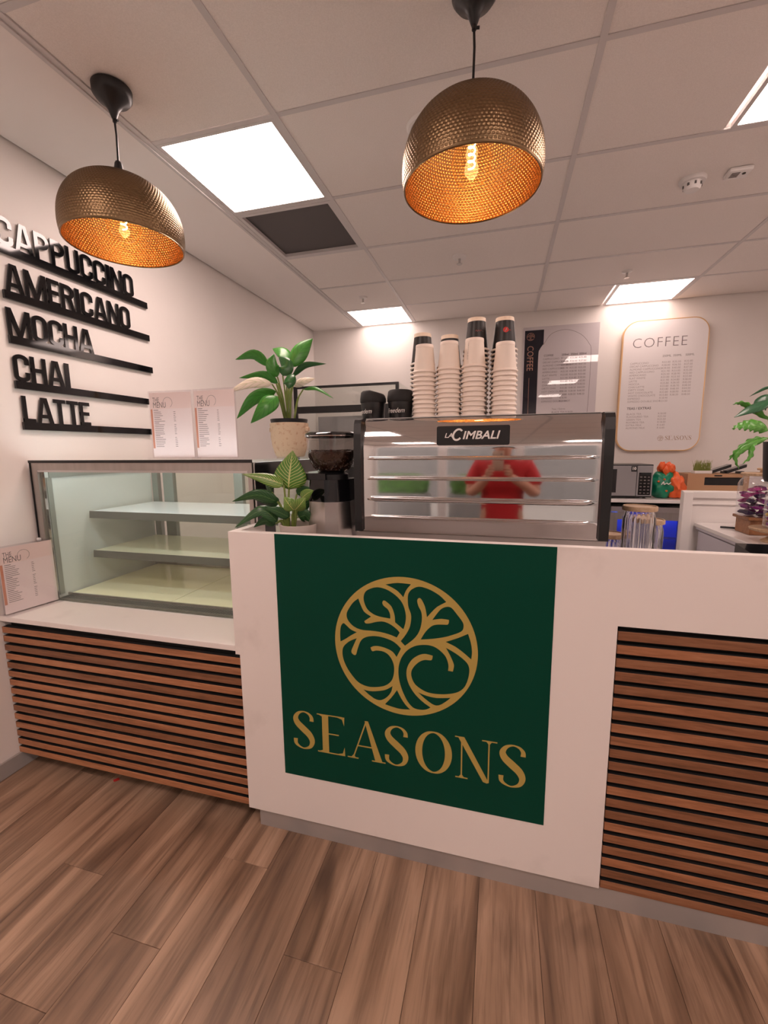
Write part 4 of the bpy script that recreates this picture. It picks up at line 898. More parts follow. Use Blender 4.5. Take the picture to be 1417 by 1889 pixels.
# ------------------------------------------------------------------ back wall: boards
t = thing('menu_board', (1.43, 4.70, 1.37), 'white rounded COFFEE price board with a gold edge on the back wall', 'menu board')
ob = rrect(1.075, 1.775, 1.385, 2.577, .13, 10)
P('board', 'board_white', t, lambda m: m.prism(rrect(1.083, 1.767, 1.393, 2.569, .124, 10), .052, front(0, 0, 4.7055)))
P('gold_edge', 'gold_trim', t, lambda m: add2d(m, filled2d([ob, rrect(1.0832, 1.7668, 1.3932, 2.5688, .1238, 10)], .05), front(0, 0, 4.7055)))
yb = 4.6532
def rows(m, items, x, z, dz, size, cols=(), bold=0):
    for i, it in enumerate(items):
        for j, s in enumerate(it):
            if s: add2d(m, text2d(s, size, bold=bold), front(x + ([0] + list(cols))[j], z - i * dz, yb))
P('heading', 'mid_print', t, lambda m: add2d(m, text2d('COFFEE', .125, sx=.98, space=1.1, bold=-.0022), front(1.155, 2.335, yb)))
P('size_heading', 'mid_print', t, lambda m: rows(m, [('250ML', '350ML', '500ML')], 1.415, 2.243, .1, .026, (.085, .185)))
COF = [('CAPPUCCINO', 'R32.00', 'R35.50', 'R35.80'), ('DECAF CAPPUCCINO', 'R38.00', 'R36.50', 'R37.00'), ('ALMOND CAPPUCCINO', 'R39.00', 'R40.00', 'R47.50'), ('RED CAPPUCCINO', 'R31.90', 'R33.00', 'R35.00'), ('AMERICANO', 'R25.50', 'R28.90', 'R32.00'), ('FLAT WHITE', 'R33.00', 'R33.50', 'R33.00'), ('LATTE', 'R31.90', 'R34.80', 'R38.00'), ('MOCCA', 'R33.80', 'R38.50', 'R43.00'), ('CHAI LATTE', 'R33.80', 'R38.70', 'R38.50'), ('DIRTY CHAI', 'R43.80', 'R48.50', 'R44.00'), ('HOT CHOCOLATE', 'R33.80', 'R38.00', 'R48.50'), ('WHITE CHOCOLATE', 'R33.80', 'R38.20', 'R48.50'), ('ESPRESSO', 'R18.90'), ('ESPRESSO DOUBLE SHOT', 'R23.50')]
P('price_list', 'light_print', t, lambda m: rows(m, COF, 1.150, 2.188, .0268, .0245, (.265, .35, .445)))['kind'] = 'stuff'
P('section_heading', 'grey_print', t, lambda m: add2d(m, text2d('TEAS / EXTRAS', .031, bold=.0006), front(1.150, 1.775, yb)))
P('extras_list', 'light_print', t, lambda m: rows(m, [('BLACK TEA', 'R18.00'), ('FLAVOURED TEA', 'R23.50'), ('GREEN TEA', 'R23.50'), ('ROOIBOS TEA', 'R18.00'), ('EXTRA MILK', 'R 6.60'), ('ALMOND MILK', 'R 6.60')], 1.150, 1.725, .0262, .0245, (.265,)))
P('small_emblem', 'bronze_print', t, lambda m: add2d(m, EMB, front(1.452, 1.503, yb, .000105)))
P('small_name', 'bronze_print', t, lambda m: [fn(m, front(1.492 + dx * .27, 1.485, yb + .0004, .04), .01) for fn, dx in SEAS])
t = thing('coffee_poster', (.53, 4.70, 1.55), 'glossy grey coffee price poster with a dark stripe on the back wall', 'poster')
P('sheet', 'poster', t, lambda m: m.box(.185, .880, 4.698, 4.7065, 1.62, 2.605))
yb = 4.6975
def band(m):
    pl_ = [(.20, 1.62), (.20, 2.575), (.378, 2.575), (.378, 2.44)] + [(p.x, p.y) for p in crom([(.378, 2.44), (.345, 2.39), (.334, 2.33), (.334, 2.0), (.334, 1.75), (.345, 1.66), (.36, 1.62)], 4)[1:]]
    m.prism(pl_, .0006, front(0, 0, 4.698))
P('dark_stripe', 'navy', t, band)
P('outline_arch', 'mid_print', t, lambda m: m.ribbon([(p.x, p.y) for p in crom([(.375, 2.43), (.45, 2.53), (.58, 2.56), (.71, 2.51), (.79, 2.42), (.815, 2.32), (.812, 1.85), (.80, 1.72), (.765, 1.63)], 6)], .0035, .0003, front(0, 0, 4.698)))
P('emblem', 'rose_gold', t, lambda m: add2d(m, EMB, front(.255, 2.515, 4.6972, .00016)))
P('vertical_heading', 'rose_gold', t, lambda m: add2d(m, text2d('COFFEE', .085, sx=.82), lambda u, v, d=0: (.228 + v, 4.6973, 2.43 - u)))
P('stripe_line', 'rose_gold', t, lambda m: m.box(.252, .255, 4.6972, 4.698, 1.63, 2.12))
yb = 4.6972
P('size_heading', 'grey_print', t, lambda m: rows(m, [('COFFEE', '250ml', '350ml', '500ml')], .385, 2.318, .1, .026, (.165, .247, .325), .0004))
P('price_list', 'mid_print', t, lambda m: rows(m, COF, .378, 2.285, .0315, .024, (.17, .25, .33)))['kind'] = 'stuff'
P('extras_list', 'mid_print', t, lambda m: rows(m, [('Teas / Extras', ''), ('BLACK TEA', 'R18.00'), ('FLAVOURED TEA', 'R23.50'), ('GREEN TEA', 'R23.50'), ('ROOIBOS TEA', 'R18.00')], .48, 1.80, .031, .024, (.13,)))

# ------------------------------------------------------------------ back counter and what stands on it
BZ = .972
t = thing('back_counter', (-.2, 4.45, 0), 'white counter running along the back wall under the boards', 'counter')
P('worktop', 'white_gloss', t, lambda m: m.box(XL + .002, 2.3, 4.16, YB - .001, BZ - .03, BZ, .003))
P('carcass', 'white_paint', t, lambda m: m.box(XL + .01, .93, 4.2, YB - .002, 0, BZ - .031))
P('dark_recess', 'slot_black', t, lambda m: m.box(.93, 2.28, 4.35, YB - .002, 0, BZ - .031))
P('end_leg', 'white_paint', t, lambda m: m.box(2.26, 2.29, 4.2, 4.349, 0, BZ - .031))
# under-counter fridge glowing blue
t = thing('bar_fridge', (1.24, 4.27, 0), 'steel framed glass door fridge with blue light under the back counter', 'fridge')
FX0, FX1 = .96, 1.56
P('body', 'fridge_in', t, lambda m: (m.box(FX0, FX0 + .02, 4.22, 4.348, .05, .88), m.box(FX1 - .02, FX1, 4.22, 4.348, .05, .88), m.box(FX0 + .02, FX1 - .02, 4.335, 4.348, .05, .88), m.box(FX0 + .02, FX1 - .02, 4.22, 4.335, .05, .07)))
P('top_panel', 'steel', t, lambda m: m.box(FX0, FX1, 4.17, 4.348, .86, .905))
P('door_frame', 'alu', t, lambda m: (m.box(FX0, FX0 + .06, 4.18, 4.218, .05, .85), m.box(FX1 - .06, FX1, 4.18, 4.218, .05, .85), m.box(FX0 + .06, FX1 - .06, 4.18, 4.224, .79, .8598), m.box(FX0 + .06, FX1 - .06, 4.18, 4.218, .05, .10)))
P('door_glass', 'fridge_glass', t, lambda m: m.box(FX0 + .06, FX1 - .06, 4.195, 4.2, .10, .805))
P('handle', 'steel', t, lambda m: (m.cyl((FX1 - .028, 4.158, .4), (FX1 - .028, 4.158, .78), .008), m.cyl((FX1 - .028, 4.158, .42), (FX1 - .028, 4.185, .42), .006), m.cyl((FX1 - .028, 4.158, .76), (FX1 - .028, 4.185, .76), .006)), smooth=True)
P('led_strip', 'fridge_led', t, lambda m: m.box(FX0 + .04, FX1 - .04, 4.225, 4.24, .835, .845))
for z in (.35, .62): P('wire_shelf', 'chrome', t, lambda m: [m.cyl((FX0 + .02, 4.228 + .02 * k, z), (FX1 - .02, 4.228 + .02 * k, z), .003, n=6) for k in range(5)])['kind'] = 'stuff'
# glass pastry cabinet at the back left
t = thing('pastry_cabinet', (-1.5, 4.4, BZ), 'black framed glass pastry cabinet on the back counter behind the lily', 'display case')
RX0, RX1, RY0, RY1, RZ = -2.06, -.96, 4.12, 4.69, 2.062
P('top_rail', 'black', t, lambda m: m.box(RX0, RX1, RY0, RY0 + .025, RZ - .022, RZ))
for x in (RX0, RX1 - .03): P('corner_post', 'black', t, lambda m: m.box(x, x + .03, RY0, RY0 + .03, BZ + .001, RZ - .022))
P('middle_band', 'black', t, lambda m: m.box(RX0 + .03, RX1 - .03, RY0, RY0 + .03, 1.795, 1.862))
P('middle_post', 'black', t, lambda m: m.box(-1.10, -1.06, RY0, RY0 + .03, BZ + .001, 1.795))
P('base', 'black', t, lambda m: m.box(RX0, RX1, RY0 + .03, RY1, BZ + .001, 1.25))
P('front_glass', 'clear_glass', t, lambda m: m.box(RX0 + .03, RX1 - .03, RY0 + .01, RY0 + .016, 1.862, RZ - .022))
P('door_glass', 'clear_glass', t, lambda m: m.box(RX0 + .03, -1.10, RY0 + .01, RY0 + .016, 1.25, 1.795))
P('door_glass', 'clear_glass', t, lambda m: m.box(-1.06, RX1 - .03, RY0 + .01, RY0 + .016, 1.25, 1.795))
P('side_glass', 'clear_glass', t, lambda m: m.box(RX1 - .008, RX1 - .002, RY0 + .03, RY1, 1.25, RZ))
P('top_glass', 'clear_glass', t, lambda m: m.box(RX0, RX1 - .008, RY0 + .025, RY1, RZ - .008, RZ - .001))
P('back_mirror', 'screen_grey', t, lambda m: m.box(RX0 + .02, RX1 - .02, RY1 - .012, RY1, 1.25, 1.80))
P('shelf', 'clear_glass', t, lambda m: m.box(RX0 + .03, RX1 - .03, RY0 + .04, RY1 - .02, 1.52, 1.528))
P('rack', 'chrome', t, lambda m: [m.cyl((RX1 - .08 - .06 * k, RY0 + .3, 1.25), (RX1 - .08 - .06 * k, RY0 + .3, 1.72), .006) for k in range(2)])
# microwave
t = thing('microwave', (1.12, 4.38, BZ), 'silver microwave oven with a dark keypad on the back counter', 'microwave')
UX0, UX1, UY, U0, U1 = .80, 1.288, 4.22, BZ + .012, 1.272
P('housing', 'mw_dark', t, lambda m: m.cbox(UX0, UX1, UY + .012, 4.6, U0, U1, .004))
P('door', 'screen_grey', t, lambda m: m.cbox(UX0 + .004, 1.158, UY, UY + .0115, U0 + .012, U1 - .010, .002))
P('window', 'mw_dark', t, lambda m: m.box(UX0 + .03, 1.0, UY - .001, UY, U0 + .04, U1 - .04))
pn = P('control_panel', 'screen_grey', t, lambda m: m.cbox(1.162, UX1 - .004, UY, UY + .0115, U0 + .012, U1 - .010, .002))
kp = P('keypad', 'black_gloss', pn, lambda m: m.box(1.176, 1.272, UY - .002, UY - .0003, U0 + .022, U1 - .07))
for a in range(3):
    for b_ in range(6): P('key', 'mid_print', kp, lambda m: m.box(1.186 + .03 * a, 1.202 + .03 * a, UY - .0028, UY - .002, U0 + .035 + .028 * b_, U0 + .043 + .028 * b_))
P('sticker', 'black', t, lambda m: m.box(1.112, 1.156, UY - .0015, UY - .0002, U1 - .062, U1 - .012))
P('sticker_number', 'white_print', t, lambda m: add2d(m, text2d('10', .034, 'CENTER', bold=.0012), front(1.134, U1 - .046, UY - .0017)))
for x in (UX0 + .05, UX1 - .05):
    for y in (4.26, 4.56): P('foot', 'black', t, lambda m: m.cyl((x, y, BZ + .0002), (x, y, U0 + .002), .012, n=10))
# tied gift bag
random.seed(11)
t = thing('gift_bag', (1.425, 4.33, BZ), 'shiny green and orange bag tied with an orange frill beside the microwave', 'bag')
bx, by = 1.43, 4.34
def blob(m, cx, cy, cz, rx, ry, rz, jit, seed, sub=3, flat=True):
    r_ = random.Random(seed); bm = bmesh.new(); bmesh.ops.create_icosphere(bm, subdivisions=sub, radius=1)
    for v in bm.verts:
        k = 1 + jit * math.sin(v.co.x * 7 + seed) * math.cos(v.co.z * 6 + seed * 2) + r_.uniform(-jit, jit) * .35
        z = cz + v.co.z * rz * k
        if flat: z = max(z, cz - rz * .82)
        v.co = Vector((cx + v.co.x * rx * k, cy + v.co.y * ry * k, z))
    m.addbm(bm)
P('green_side', 'green_bag', t, lambda m: blob(m, bx - .025, by, BZ + .107, .115, .10, .128, .10, 2, 4), smooth=True, angle=60)
P('orange_side', 'orange_bag', t, lambda m: blob(m, bx + .06, by - .02, BZ + .105, .078, .095, .12, .14, 5, 4), smooth=True, angle=60)
def frill(m):
    for k in range(7):
        a = k * .9; blob(m, bx - .01 + .042 * math.cos(a), by + .03 * math.sin(a), BZ + .262 + .02 * math.sin(k * 2.1), .028, .02, .042, .2, k, 2, False)
P('frill', 'orange_bag', t, frill)
P('neck', 'orange_bag', t, lambda m: m.lathe([(.05, .205), (.018, .235), (.03, .262)], (bx - .01, by, BZ), 14, rf=lambda r, h, a: r * (1 + .15 * math.sin(a * 6))), smooth=True)
P('orange_dots', 'orange_bag', t, lambda m: [blob(m, bx - .025 + dx, by - .098 + abs(dx) * .35, BZ + dz, .011, .012, .009, .1, 3, 1, False) for dx, dz in ((-.06, .15), (-.02, .17), (.02, .13), (-.05, .09), (0, .07))])
P('white_script', 'white_print', t, lambda m: (m.ribbon([(p.x, p.y) for p in crom([(-.05, .125), (-.035, .15), (-.03, .128), (-.01, .14), (.0, .13), (.02, .145)], 4)], .006, .004, lambda u, v, d: (bx - .02 + u, by - .112 - d + abs(u) * .2, BZ + v))))
# cardboard crate with small plant and black devices
t = thing('cardboard_box', (1.80, 4.45, BZ), 'open brown cardboard box with hand holes on the back counter', 'box')
KX0, KX1, KY0, KY1, KZ = 1.60, 2.06, 4.36, 4.62, 1.185
def crate(m):
    m.box(KX0, KX1, KY0, KY0 + .008, BZ + .001, BZ + .115); m.box(KX0, KX0 + .13, KY0, KY0 + .008, BZ + .115, 1.155); m.box(KX1 - .04, KX1, KY0, KY0 + .008, BZ + .115, 1.155)
    m.box(KX0, KX1, KY0, KY0 + .008, 1.155, KZ); m.box(KX0, KX1, KY1 - .008, KY1, BZ + .001, KZ); m.box(KX0, KX0 + .008, KY0 + .008, KY1 - .008, BZ + .001, KZ); m.box(KX1 - .008, KX1, KY0 + .008, KY1 - .008, BZ + .001, KZ); m.box(KX0 + .008, KX1 - .008, KY0 + .008, KY1 - .008, KZ - .012, KZ)
P('walls', 'cardboard', t, crate)
P('dark_contents', 'black', t, lambda m: m.box(KX0 + .02, KX1 - .02, KY0 + .02, KY1 - .02, BZ + .002, 1.15))
P('hand_hole', 'slot_black', t, lambda m: m.prism(rrect(1.80, 1.86, 1.164, 1.176, .0055, 4), .0006, front(0, 0, KY0)))
t = thing('grass_pot', (1.73, 4.44, KZ), 'tiny tuft of yellow green grass in a white tray on the cardboard box', 'potted plant')
P('tray', 'white_gloss', t, lambda m: m.cbox(1.665, 1.80, 4.40, 4.48, KZ + .001, KZ + .026, .003))
def tuft(m):
    r_ = random.Random(4)
    for k in range(170):
        x = r_.uniform(1.675, 1.79); y = r_.uniform(4.41, 4.47); h = r_.uniform(.04, .10); dx, dy = r_.uniform(-.02, .02), r_.uniform(-.02, .02)
        m.tube([(x, y, KZ + .024), (x + dx * .4, y + dy * .4, KZ + .024 + h * .6), (x + dx, y + dy, KZ + .024 + h)], [.0018, .0014, .0004], 4, False)
mat('grass', (.26, .30, .07), .6)
P('grass_blades', 'grass', t, tuft)['kind'] = 'stuff'
for i, (x, y, rz, lab) in enumerate(((1.88, 4.47, .15, 'black card reader lying tilted on the cardboard box, left of two'), (1.99, 4.46, .3, 'black card reader lying tilted on the cardboard box, right of two'))):
    t = thing('card_reader', (x, y, KZ), lab, 'card reader', 'card readers on the box')
    def dev(m, a, b_, c0, c1):
        m.prism([(-.07, c0), (.07, c0 + .055), (.07, c1 + .055), (-.07, c1)], b_ - a, lambda u, v, d: (x + u, y + a + d, KZ + v))
    P('shell', 'black', t, lambda m: dev(m, -.04, .04, .001, .026)); P('screen', 'screen_grey', t, lambda m: dev(m, -.025, .025, .0262, .0268))
    P('foot', 'black', t, lambda m: m.box(x + .02, x + .06, y - .03, y + .03, KZ + .001, KZ + .02))
# ------------------------------------------------------------------ side cabinet at the right
t = thing('side_cabinet', (1.7, 2.7, 0), 'white side cabinet with pale drawer and worktop at the right behind the counter', 'cabinet')
P('end_panel', 'white_paint', t, lambda m: m.box(1.195, 2.5, 3.30, 3.345, 0, 1.13, .003))
P('end_post', 'white_paint', t, lambda m: m.box(1.19, 1.245, 3.275, 3.30, 0, 1.125, .003))
P('panel_moulding', 'white_paint', t, lambda m: (m.box(1.245, 2.5, 3.288, 3.30, 1.085, 1.125), m.box(1.245, 2.5, 3.292, 3.30, 1.04, 1.05)))
P('worktop', 'white_gloss', t, lambda m: m.box(1.268, 2.5, 2.0, 3.287, .895, .92, .003))
P('edge_moulding', 'drawer', t, lambda m: m.box(1.276, 2.4, 2.01, 3.28, .878, .8945))
P('carcass', 'white_paint', t, lambda m: m.box(1.305, 2.49, 2.01, 3.28, .0, .8775))
for k, (a, b_) in enumerate(((2.64, 3.265), (2.02, 2.62))):
    d = P('drawer', 'drawer', t, lambda m: m.box(1.288, 1.304, a, b_, .60, .865, .002))
    P('handle', 'steel', d, lambda m: (m.cyl((1.262, (a + b_) / 2 - .14, .765), (1.262, (a + b_) / 2 + .14, .765), .006), m.cyl((1.262, (a + b_) / 2, .765), (1.29, (a + b_) / 2, .765), .005)), smooth=True)
    P('door', 'drawer', t, lambda m: m.box(1.288, 1.304, a, b_, .09, .594, .002))
t = thing('ballpoint_pen', (1.40, 3.08, .92), 'black and silver pen lying on the white side worktop', 'pen')
P('barrel', 'black', t, lambda m: m.cyl((1.335, 3.09, .9265), (1.42, 3.06, .9265), .0058, n=10), smooth=True); P('tip', 'chrome', t, lambda m: m.cyl((1.42, 3.06, .9265), (1.46, 3.046, .9265), .0055, .003, 10), smooth=True)
# big sweet jar on a wooden riser
t = thing('wooden_riser', (1.50, 2.93, .92), 'dark wooden block carrying the big sweet jar', 'stand')
P('block', 'dark_wood', t, lambda m: m.box(1.38, 1.66, 2.86, 3.02, .9205, 1.005, .004)); P('top_board', 'dark_wood', t, lambda m: m.box(1.365, 1.675, 2.85, 3.03, 1.0055, 1.022, .003))
jc = (1.455, 2.94, 1.023)
t = thing('sweet_jar', jc, 'large clear jar with wooden lid full of purple wrapped sweets', 'jar')
P('jar_body', 'jar_glass', t, lambda m: m.lathe([(0, .001), (.10, .001), (.108, .008), (.11, .02), (.11, .185), (.10, .208), (.09, .220), (.092, .232)], jc, 40), smooth=True)
li = P('lid', 'lid_wood', t, lambda m: m.lathe([(0, .2325), (.095, .2325), (.102, .235), (.102, .246), (.098, .249), (0, .249)], jc, 40), smooth=True)
P('knob', 'lid_wood', li, lambda m: m.lathe([(.018, .249), (.016, .262), (.03, .265), (.032, .273), (.028, .276), (0, .276)], jc, 24), smooth=True)
r_ = random.Random(8); k = 0
for lay in range(5):
    for j in range(7):
        a = j * 2 * PI / 7 + lay * .5; rr = .07 if j else .02; col = r_.choice(['purple', 'purple', 'magenta', 'purple_dark'])
        if lay == 4 and j % 2: continue
        p = Vector((jc[0] + rr * math.cos(a), jc[1] + rr * math.sin(a), jc[2] + .020 + lay * .034))
        def sweet(m):
            bm = bmesh.new(); bmesh.ops.create_cube(bm, size=1); ro = Matrix.Rotation(r_.uniform(0, 6), 3, 'Z') @ Matrix.Rotation(r_.uniform(-.5, .5), 3, 'X')
            bmesh.ops.subdivide_edges(bm, edges=bm.edges[:], cuts=2, use_grid_fill=True)
            for v in bm.verts:
                e = abs(v.co.x) * 2; v.co = p + ro @ Vector((v.co.x * .056, v.co.y * .036 * (1.0 if e > .9 else .9), v.co.z * .022 * (.25 if e > .9 else 1)))
            m.addbm(bm)
        mb = MB(); sweet(mb); o = mb.build('wrapped_sweet', col, base=tuple(p))
        tag(o, {'purple': 'purple foil wrapped sweet inside the large clear jar', 'magenta': 'magenta foil wrapped sweet inside the large clear jar', 'purple_dark': 'dark violet foil wrapped sweet inside the large clear jar'}[col], 'sweet', 'wrapped sweets in the jar')
# round wooden stand with a second jar
wc = (1.40, 2.68, .9205)
t = thing('cake_stand', wc, 'round turned wooden stand on the side worktop at the right edge', 'stand')
P('foot', 'lid_wood', t, lambda m: m.lathe([(0, 0), (.05, 0), (.05, .008), (.02, .03), (.02, .05), (0, .05)], wc, 32), smooth=True); P('plate', 'lid_wood', t, lambda m: m.lathe([(0, .05), (.06, .05), (.10, .062), (.104, .072), (.10, .076), (0, .072)], wc, 40), smooth=True)
jc2 = (1.425, 2.68, wc[2] + .0765)
t = thing('small_sweet_jar', jc2, 'smaller clear jar of yellow and blue wrapped sweets on the round wooden stand', 'jar')
P('jar_body', 'jar_glass', t, lambda m: m.lathe([(0, .001), (.066, .001), (.072, .008), (.072, .17), (.06, .19), (.062, .20)], jc2, 36), smooth=True)
P('lid', 'lid_wood', t, lambda m: m.lathe([(0, .2005), (.066, .2005), (.068, .212), (0, .214)], jc2, 32), smooth=True)
for lay in range(6):
    for j in range(4):
        a = j * PI / 2 + lay * .6; col = ['yellow', 'blue_wrap', 'purple'][(lay + j) % 3]; p = Vector((jc2[0] + .040 * math.cos(a), jc2[1] + .040 * math.sin(a), jc2[2] + .018 + lay * .025))
        mb = MB(); blob(mb, p.x, p.y, p.z, .024, .022, .012, .08, lay + j, 2, False)
        o = mb.build('round_sweet', col, base=tuple(p), smooth=True); tag(o, {'yellow': 'yellow wrapped sweet in the smaller jar', 'blue_wrap': 'blue wrapped sweet in the smaller jar', 'purple': 'purple wrapped sweet in the smaller jar'}[col], 'sweet', 'wrapped sweets in the smaller jar')
# fern shelf
t = thing('plant_stand', (1.34, 2.5, .92), 'slim white stand raising the fern above the side worktop', 'stand')
P('top', 'white_paint', t, lambda m: m.box(1.285, 1.46, 2.47, 2.59, 1.232, 1.2495, .002))
for x in (1.40, 1.45):
    for y in (2.485, 2.575): P('leg', 'white_paint', t, lambda m: m.box(x - .006, x + .006, y - .006, y + .006, .9205, 1.232))
# ribbed storage jars on the main worktop
for i, (x, y, top, r, lab) in enumerate(((.456, 1.60, 1.232, .0475, 'fluted glass jar with wooden lid, the tallest of three behind the counter'), (.527, 1.735, 1.168, .046, 'fluted glass jar with wooden lid, at the right behind the tallest one'), (.392, 1.70, 1.118, .046, 'low fluted glass jar with wooden lid half hidden by the machine'))):
    t = thing('storage_jar', (x, y, .9605), lab, 'jar', 'fluted glass jars')
    hh = top - .9605 - .018
    P('jar_body', 'fluted_glass', t, lambda m: m.lathe([(0, .001), (r * .95, .001), (r, .006), (r, hh - .025), (r * .93, hh - .006), (r * .9, hh), (r * .82, hh), (r * .85, hh - .008), (r * .92, hh - .027), (r * .92, .008), (r * .86, .005), (0, .005)], (x, y, .9605), 110, rf=lambda q, h, a: q * (1 + .055 * abs(math.sin(a * 11))) if q > r * .93 and h > .004 else q), smooth=True, angle=60)
    ld = P('lid', 'lid_wood', t, lambda m: m.lathe([(0, hh + .0005), (r * 1.04, hh + .0005), (r * 1.1, hh + .002), (r * 1.1, hh + .014), (r * 1.06, hh + .0165), (r * .99, hh + .0165), (r * .98, hh + .0135), (0, hh + .0135)], (x, y, .9605), 48), smooth=True)
    P('groove', 'black', ld, lambda m: m.lathe([(r * .985, hh + .0137), (r * .955, hh + .0138)], (x, y, .9605), 48))
# black till at the right
t = thing('till', (.98, 1.72, .9605), 'black till with a silver edged lid just over the counter at the right', 'till')
P('base', 'black', t, lambda m: m.box(.86, 1.30, 1.70, 1.94, .9608, 1.015, .004))
P('lid', 'black_gloss', t, lambda m: m.prism([(1.72, 1.016), (1.92, 1.016), (1.92, 1.054), (1.72, 1.030)], .40, lambda u, v, d: (.885 + d, u, v)))
P('silver_edge', 'chrome', t, lambda m: m.prism([(.0, .0), (.36, -.045), (.36, -.041), (.0, .004)], .004, lambda u, v, d: (.89 + u, 1.715 - d, 1.056 + v)))
P('tray', 'black', t, lambda m: m.box(.72, .858, 1.66, 1.85, 1.015, 1.022)); P('tray_leg', 'black', t, lambda m: m.box(.78, .82, 1.70, 1.74, .9608, 1.0148))
# scrap on the floor
p = MB(); p.prism([(-1.602, 1.324), (-1.588, 1.316), (-1.574, 1.332), (-1.590, 1.342)], .0008, lambda u, v, d: (u, v, .0006 + d)); o = p.build('paper_scrap', 'red_print', base=(-1.588, 1.328, 0)); tag(o, 'tiny red scrap of paper on the floor below the slatted counter', 'scrap')

# ------------------------------------------------------------------ the photographer, seen in the machine's polished panel
def skin_object(name, chains, material, parent, sub=2):
    """chains: list of (points with radius, parent-chain attach or None); one mesh, each chain continuous"""
    vs = []; es = []; rad = []; roots = []
    for ch, at in chains:
        prev = at
        if at is None: roots.append(len(vs))
        for (x, y, z, rx, ry) in ch:
            vs.append((x, y, z)); rad.append((rx, ry))
            if prev is not None: es.append((prev, len(vs) - 1))
            prev = len(vs) - 1
    me = bpy.data.meshes.new(name); me.from_pydata(vs, es, []); o = link(name, me, parent)
    md = o.modifiers.new('skin', 'SKIN'); md.use_smooth_shade = True
    sv = me.skin_vertices[0].data
    for i, r in enumerate(rad): sv[i].radius = r; sv[i].use_root = i in roots
    ss = o.modifiers.new('sub', 'SUBSURF'); ss.levels = sub; ss.render_levels = sub
    me.materials.append(MATS[material]); return o
bx0, by0 = .03, -.30
t = thing('person', (bx0, by0, 0), 'person in a red polo shirt photographing with a phone, mirrored in the espresso machine', 'person')
X = lambda x, y, z, r, r2=None: (x, y - by0, z, r, r2 or r)      # points relative to the figure's foot point, x about the body axis
# body: one continuous figure
torso = [X(0, by0, .92, .15, .11), X(0, by0 - .01, 1.05, .145, .105), X(0, by0 - .01, 1.20, .165, .115), X(0, by0 - .01, 1.31, .15, .10), X(0, by0 - .005, 1.375, .065, .06), X(0, by0 + .005, 1.43, .058, .058), X(0, by0 + .02, 1.475, .068, .075), X(0, by0 + .02, 1.55, .08, .095), X(0, by0 + .01, 1.62, .075, .088), X(0, by0 + .005, 1.665, .045, .055)]
ch = [(torso, None)]
n0 = len(torso)
for s in (-1, 1):
    arm = [X(s * .165, by0, 1.325, .062), X(s * .215, by0 + .02, 1.21, .052), X(s * .235, by0 + .05, 1.09, .046), X(s * .165, by0 + .17, 1.17, .040), X(s * .075 - bx0, by0 + .275, 1.255, .030, .026)]
    ch.append((arm, 3))
    leg = [X(s * .09, by0, .82, .092), X(s * .095, by0 + .005, .5, .065), X(s * .095, by0 - .01, .28, .055), X(s * .095, by0 - .015, .085, .040), X(s * .10, by0 + .06, .04, .042, .032), X(s * .105, by0 + .14, .03, .038, .022)]
    ch.append((leg, 0))
body = skin_object('body', ch, 'skin', t)
# hands: palm and five separate fingers folded round the phone
for s in (-1, 1):
    px, py, pz = s * .062 - bx0, by0 + .295, 1.285
    hc = [([X(px + s * .012, py - .02, pz - .03, .024, .018), X(px + s * .006, py - .004, pz + .0, .028, .015), X(px, py + .004, pz + .035, .026, .013)], None)]
    base_i = 2
    for k, (dz, ln) in enumerate(((.048, .9), (.026, 1.0), (.004, .95), (-.018, .78))):
        f = [X(px + s * .010, py + .012, pz + dz, .0095), X(px + s * .002, py + .030 * ln, pz + dz + .004, .0088), X(px - s * .016 * ln, py + .036 * ln, pz + dz + .006, .0080), X(px - s * .032 * ln, py + .030, pz + dz + .006, .0070)]
        hc.append((f, None))
    th = [X(px + s * .008, py - .006, pz + .0, .0115), X(px - s * .004, py - .016, pz + .028, .0105), X(px - s * .018, py - .014, pz + .052, .0088)]
    hc.append((th, None)); skin_object('hand', hc, 'skin', t)
# face
fy = by0 + .02
P('nose', 'skin', t, lambda m: m.tube([(bx0, fy + .088, 1.575), (bx0, fy + .100, 1.550), (bx0, fy + .108, 1.532), (bx0, fy + .090, 1.522)], [.006, .010, .013, .008], 8), smooth=True)
for s in (-1, 1):
    P('eye', 'white_gloss', t, lambda m: m.lathe([(0, -.010), (.007, -.007), (.010, 0), (.007, .007), (0, .010)], (bx0 + s * .031, fy + .083, 1.572), 12), smooth=True)
    P('iris', 'black', t, lambda m: m.lathe([(0, -.005), (.004, -.004), (.005, 0), (.004, .004), (0, .005)], (bx0 + s * .031, fy + .0905, 1.572), 10), smooth=True)
    P('eyebrow', 'hair', t, lambda m: m.tube([(bx0 + s * .014, fy + .093, 1.590), (bx0 + s * .032, fy + .092, 1.595), (bx0 + s * .048, fy + .080, 1.590)], .004, 6), smooth=True)
    P('ear', 'skin', t, lambda m: m.tube([(bx0 + s * .078, fy - .005, 1.585), (bx0 + s * .088, fy - .012, 1.575), (bx0 + s * .086, fy - .006, 1.552), (bx0 + s * .078, fy, 1.538)], [.008, .011, .010, .006], 8), smooth=True)
P('mouth', 'red_print', t, lambda m: m.tube([(bx0 - .024, fy + .080, 1.498), (bx0, fy + .091, 1.500), (bx0 + .024, fy + .080, 1.498)], [.003, .006, .003], 8), smooth=True)
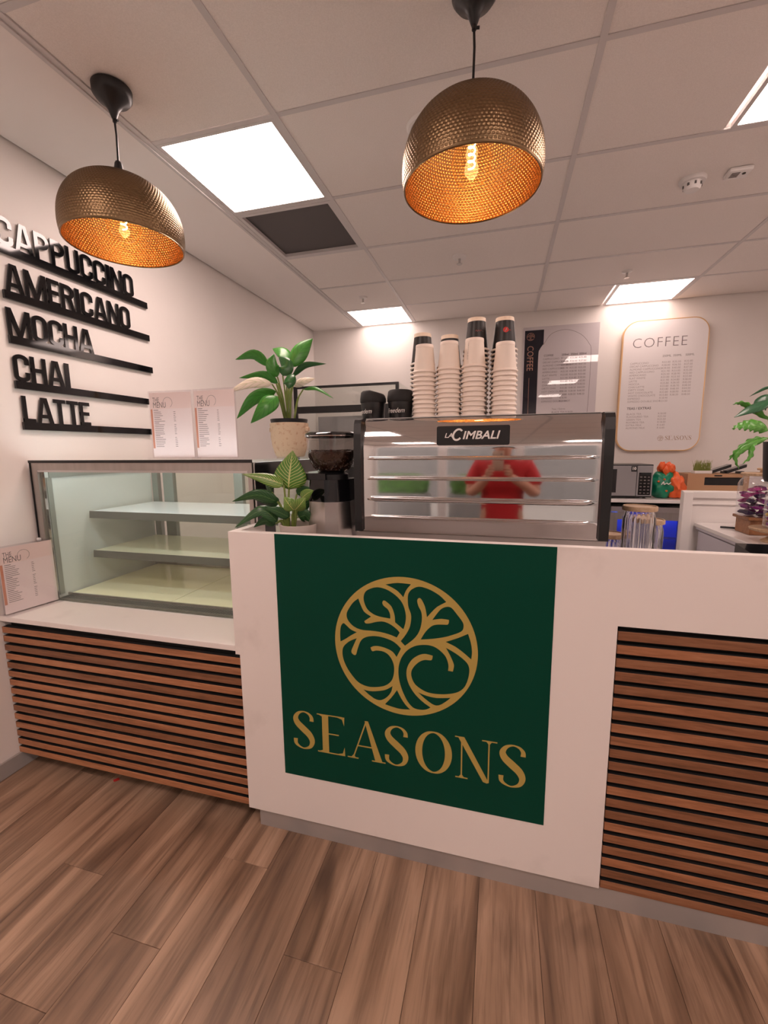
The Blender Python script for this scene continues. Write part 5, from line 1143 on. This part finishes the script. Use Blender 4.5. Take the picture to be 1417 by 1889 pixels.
def hair(m):
    bm = bmesh.new(); bmesh.ops.create_icosphere(bm, subdivisions=3, radius=1)
    bmesh.ops.delete(bm, geom=[v for v in bm.verts if v.co.z < -.35 or (v.co.y > .55 and v.co.z < .45)], context='VERTS')
    for v in bm.verts: v.co = Vector((bx0 + v.co.x * .087, fy - .012 + v.co.y * .105, 1.602 + v.co.z * .092))
    m.addbm(bm)
P('hair', 'hair', t, hair, smooth=True)
# clothes
sh = [([X(0, by0, .74, .178, .14), X(0, by0, .86, .175, .138), X(0, by0 - .01, 1.0, .165, .125), X(0, by0 - .01, 1.20, .182, .13), X(0, by0 - .01, 1.315, .165, .115), X(0, by0 - .006, 1.365, .085, .078)], None)]
for s in (-1, 1): sh.append(([X(s * .17, by0, 1.328, .078), X(s * .222, by0 + .018, 1.215, .070), X(s * .236, by0 + .03, 1.15, .066)], 4))
skin_object('shirt', sh, 'shirt', t)
P('collar', 'shirt', t, lambda m: m.lathe([(.075, 1.365), (.078, 1.40), (.085, 1.405), (.098, 1.372)], (bx0, by0 - .002, 0), 24), smooth=True)
tr = [([X(0, by0, .93, .158, .118), X(0, by0, .84, .15, .115)], None)]
for s in (-1, 1): tr.append(([X(s * .09, by0, .78, .105), X(s * .095, by0 + .005, .5, .082), X(s * .095, by0 - .01, .28, .072), X(s * .095, by0 - .012, .10, .066)], 1))
skin_object('trousers', tr, 'trousers', t)
for s in (-1, 1):
    P('shoe', 'shoe', t, lambda m: blob(m, bx0 + s * .10, by0 + .05, .048, .05, .135, .056, .02, 1, 3), smooth=True)
t = thing('phone', (-.008, -.014, 1.30), 'rose gold phone held upright by the person in red, mirrored in the machine', 'phone')
P('shell', 'phone', t, lambda m: m.cbox(-.046, .030, -.018, -.009, 1.298, 1.452, .003), smooth=True)
P('camera_block', 'black', t, lambda m: [m.cyl((-.006 + dx, -.0092, 1.4259 + dz), (-.006 + dx, -.0072, 1.4259 + dz), .006, n=14) for dx, dz in ((.02, 0), (.02, -.022), (.005, -.03), (.02, -.044))], smooth=True)
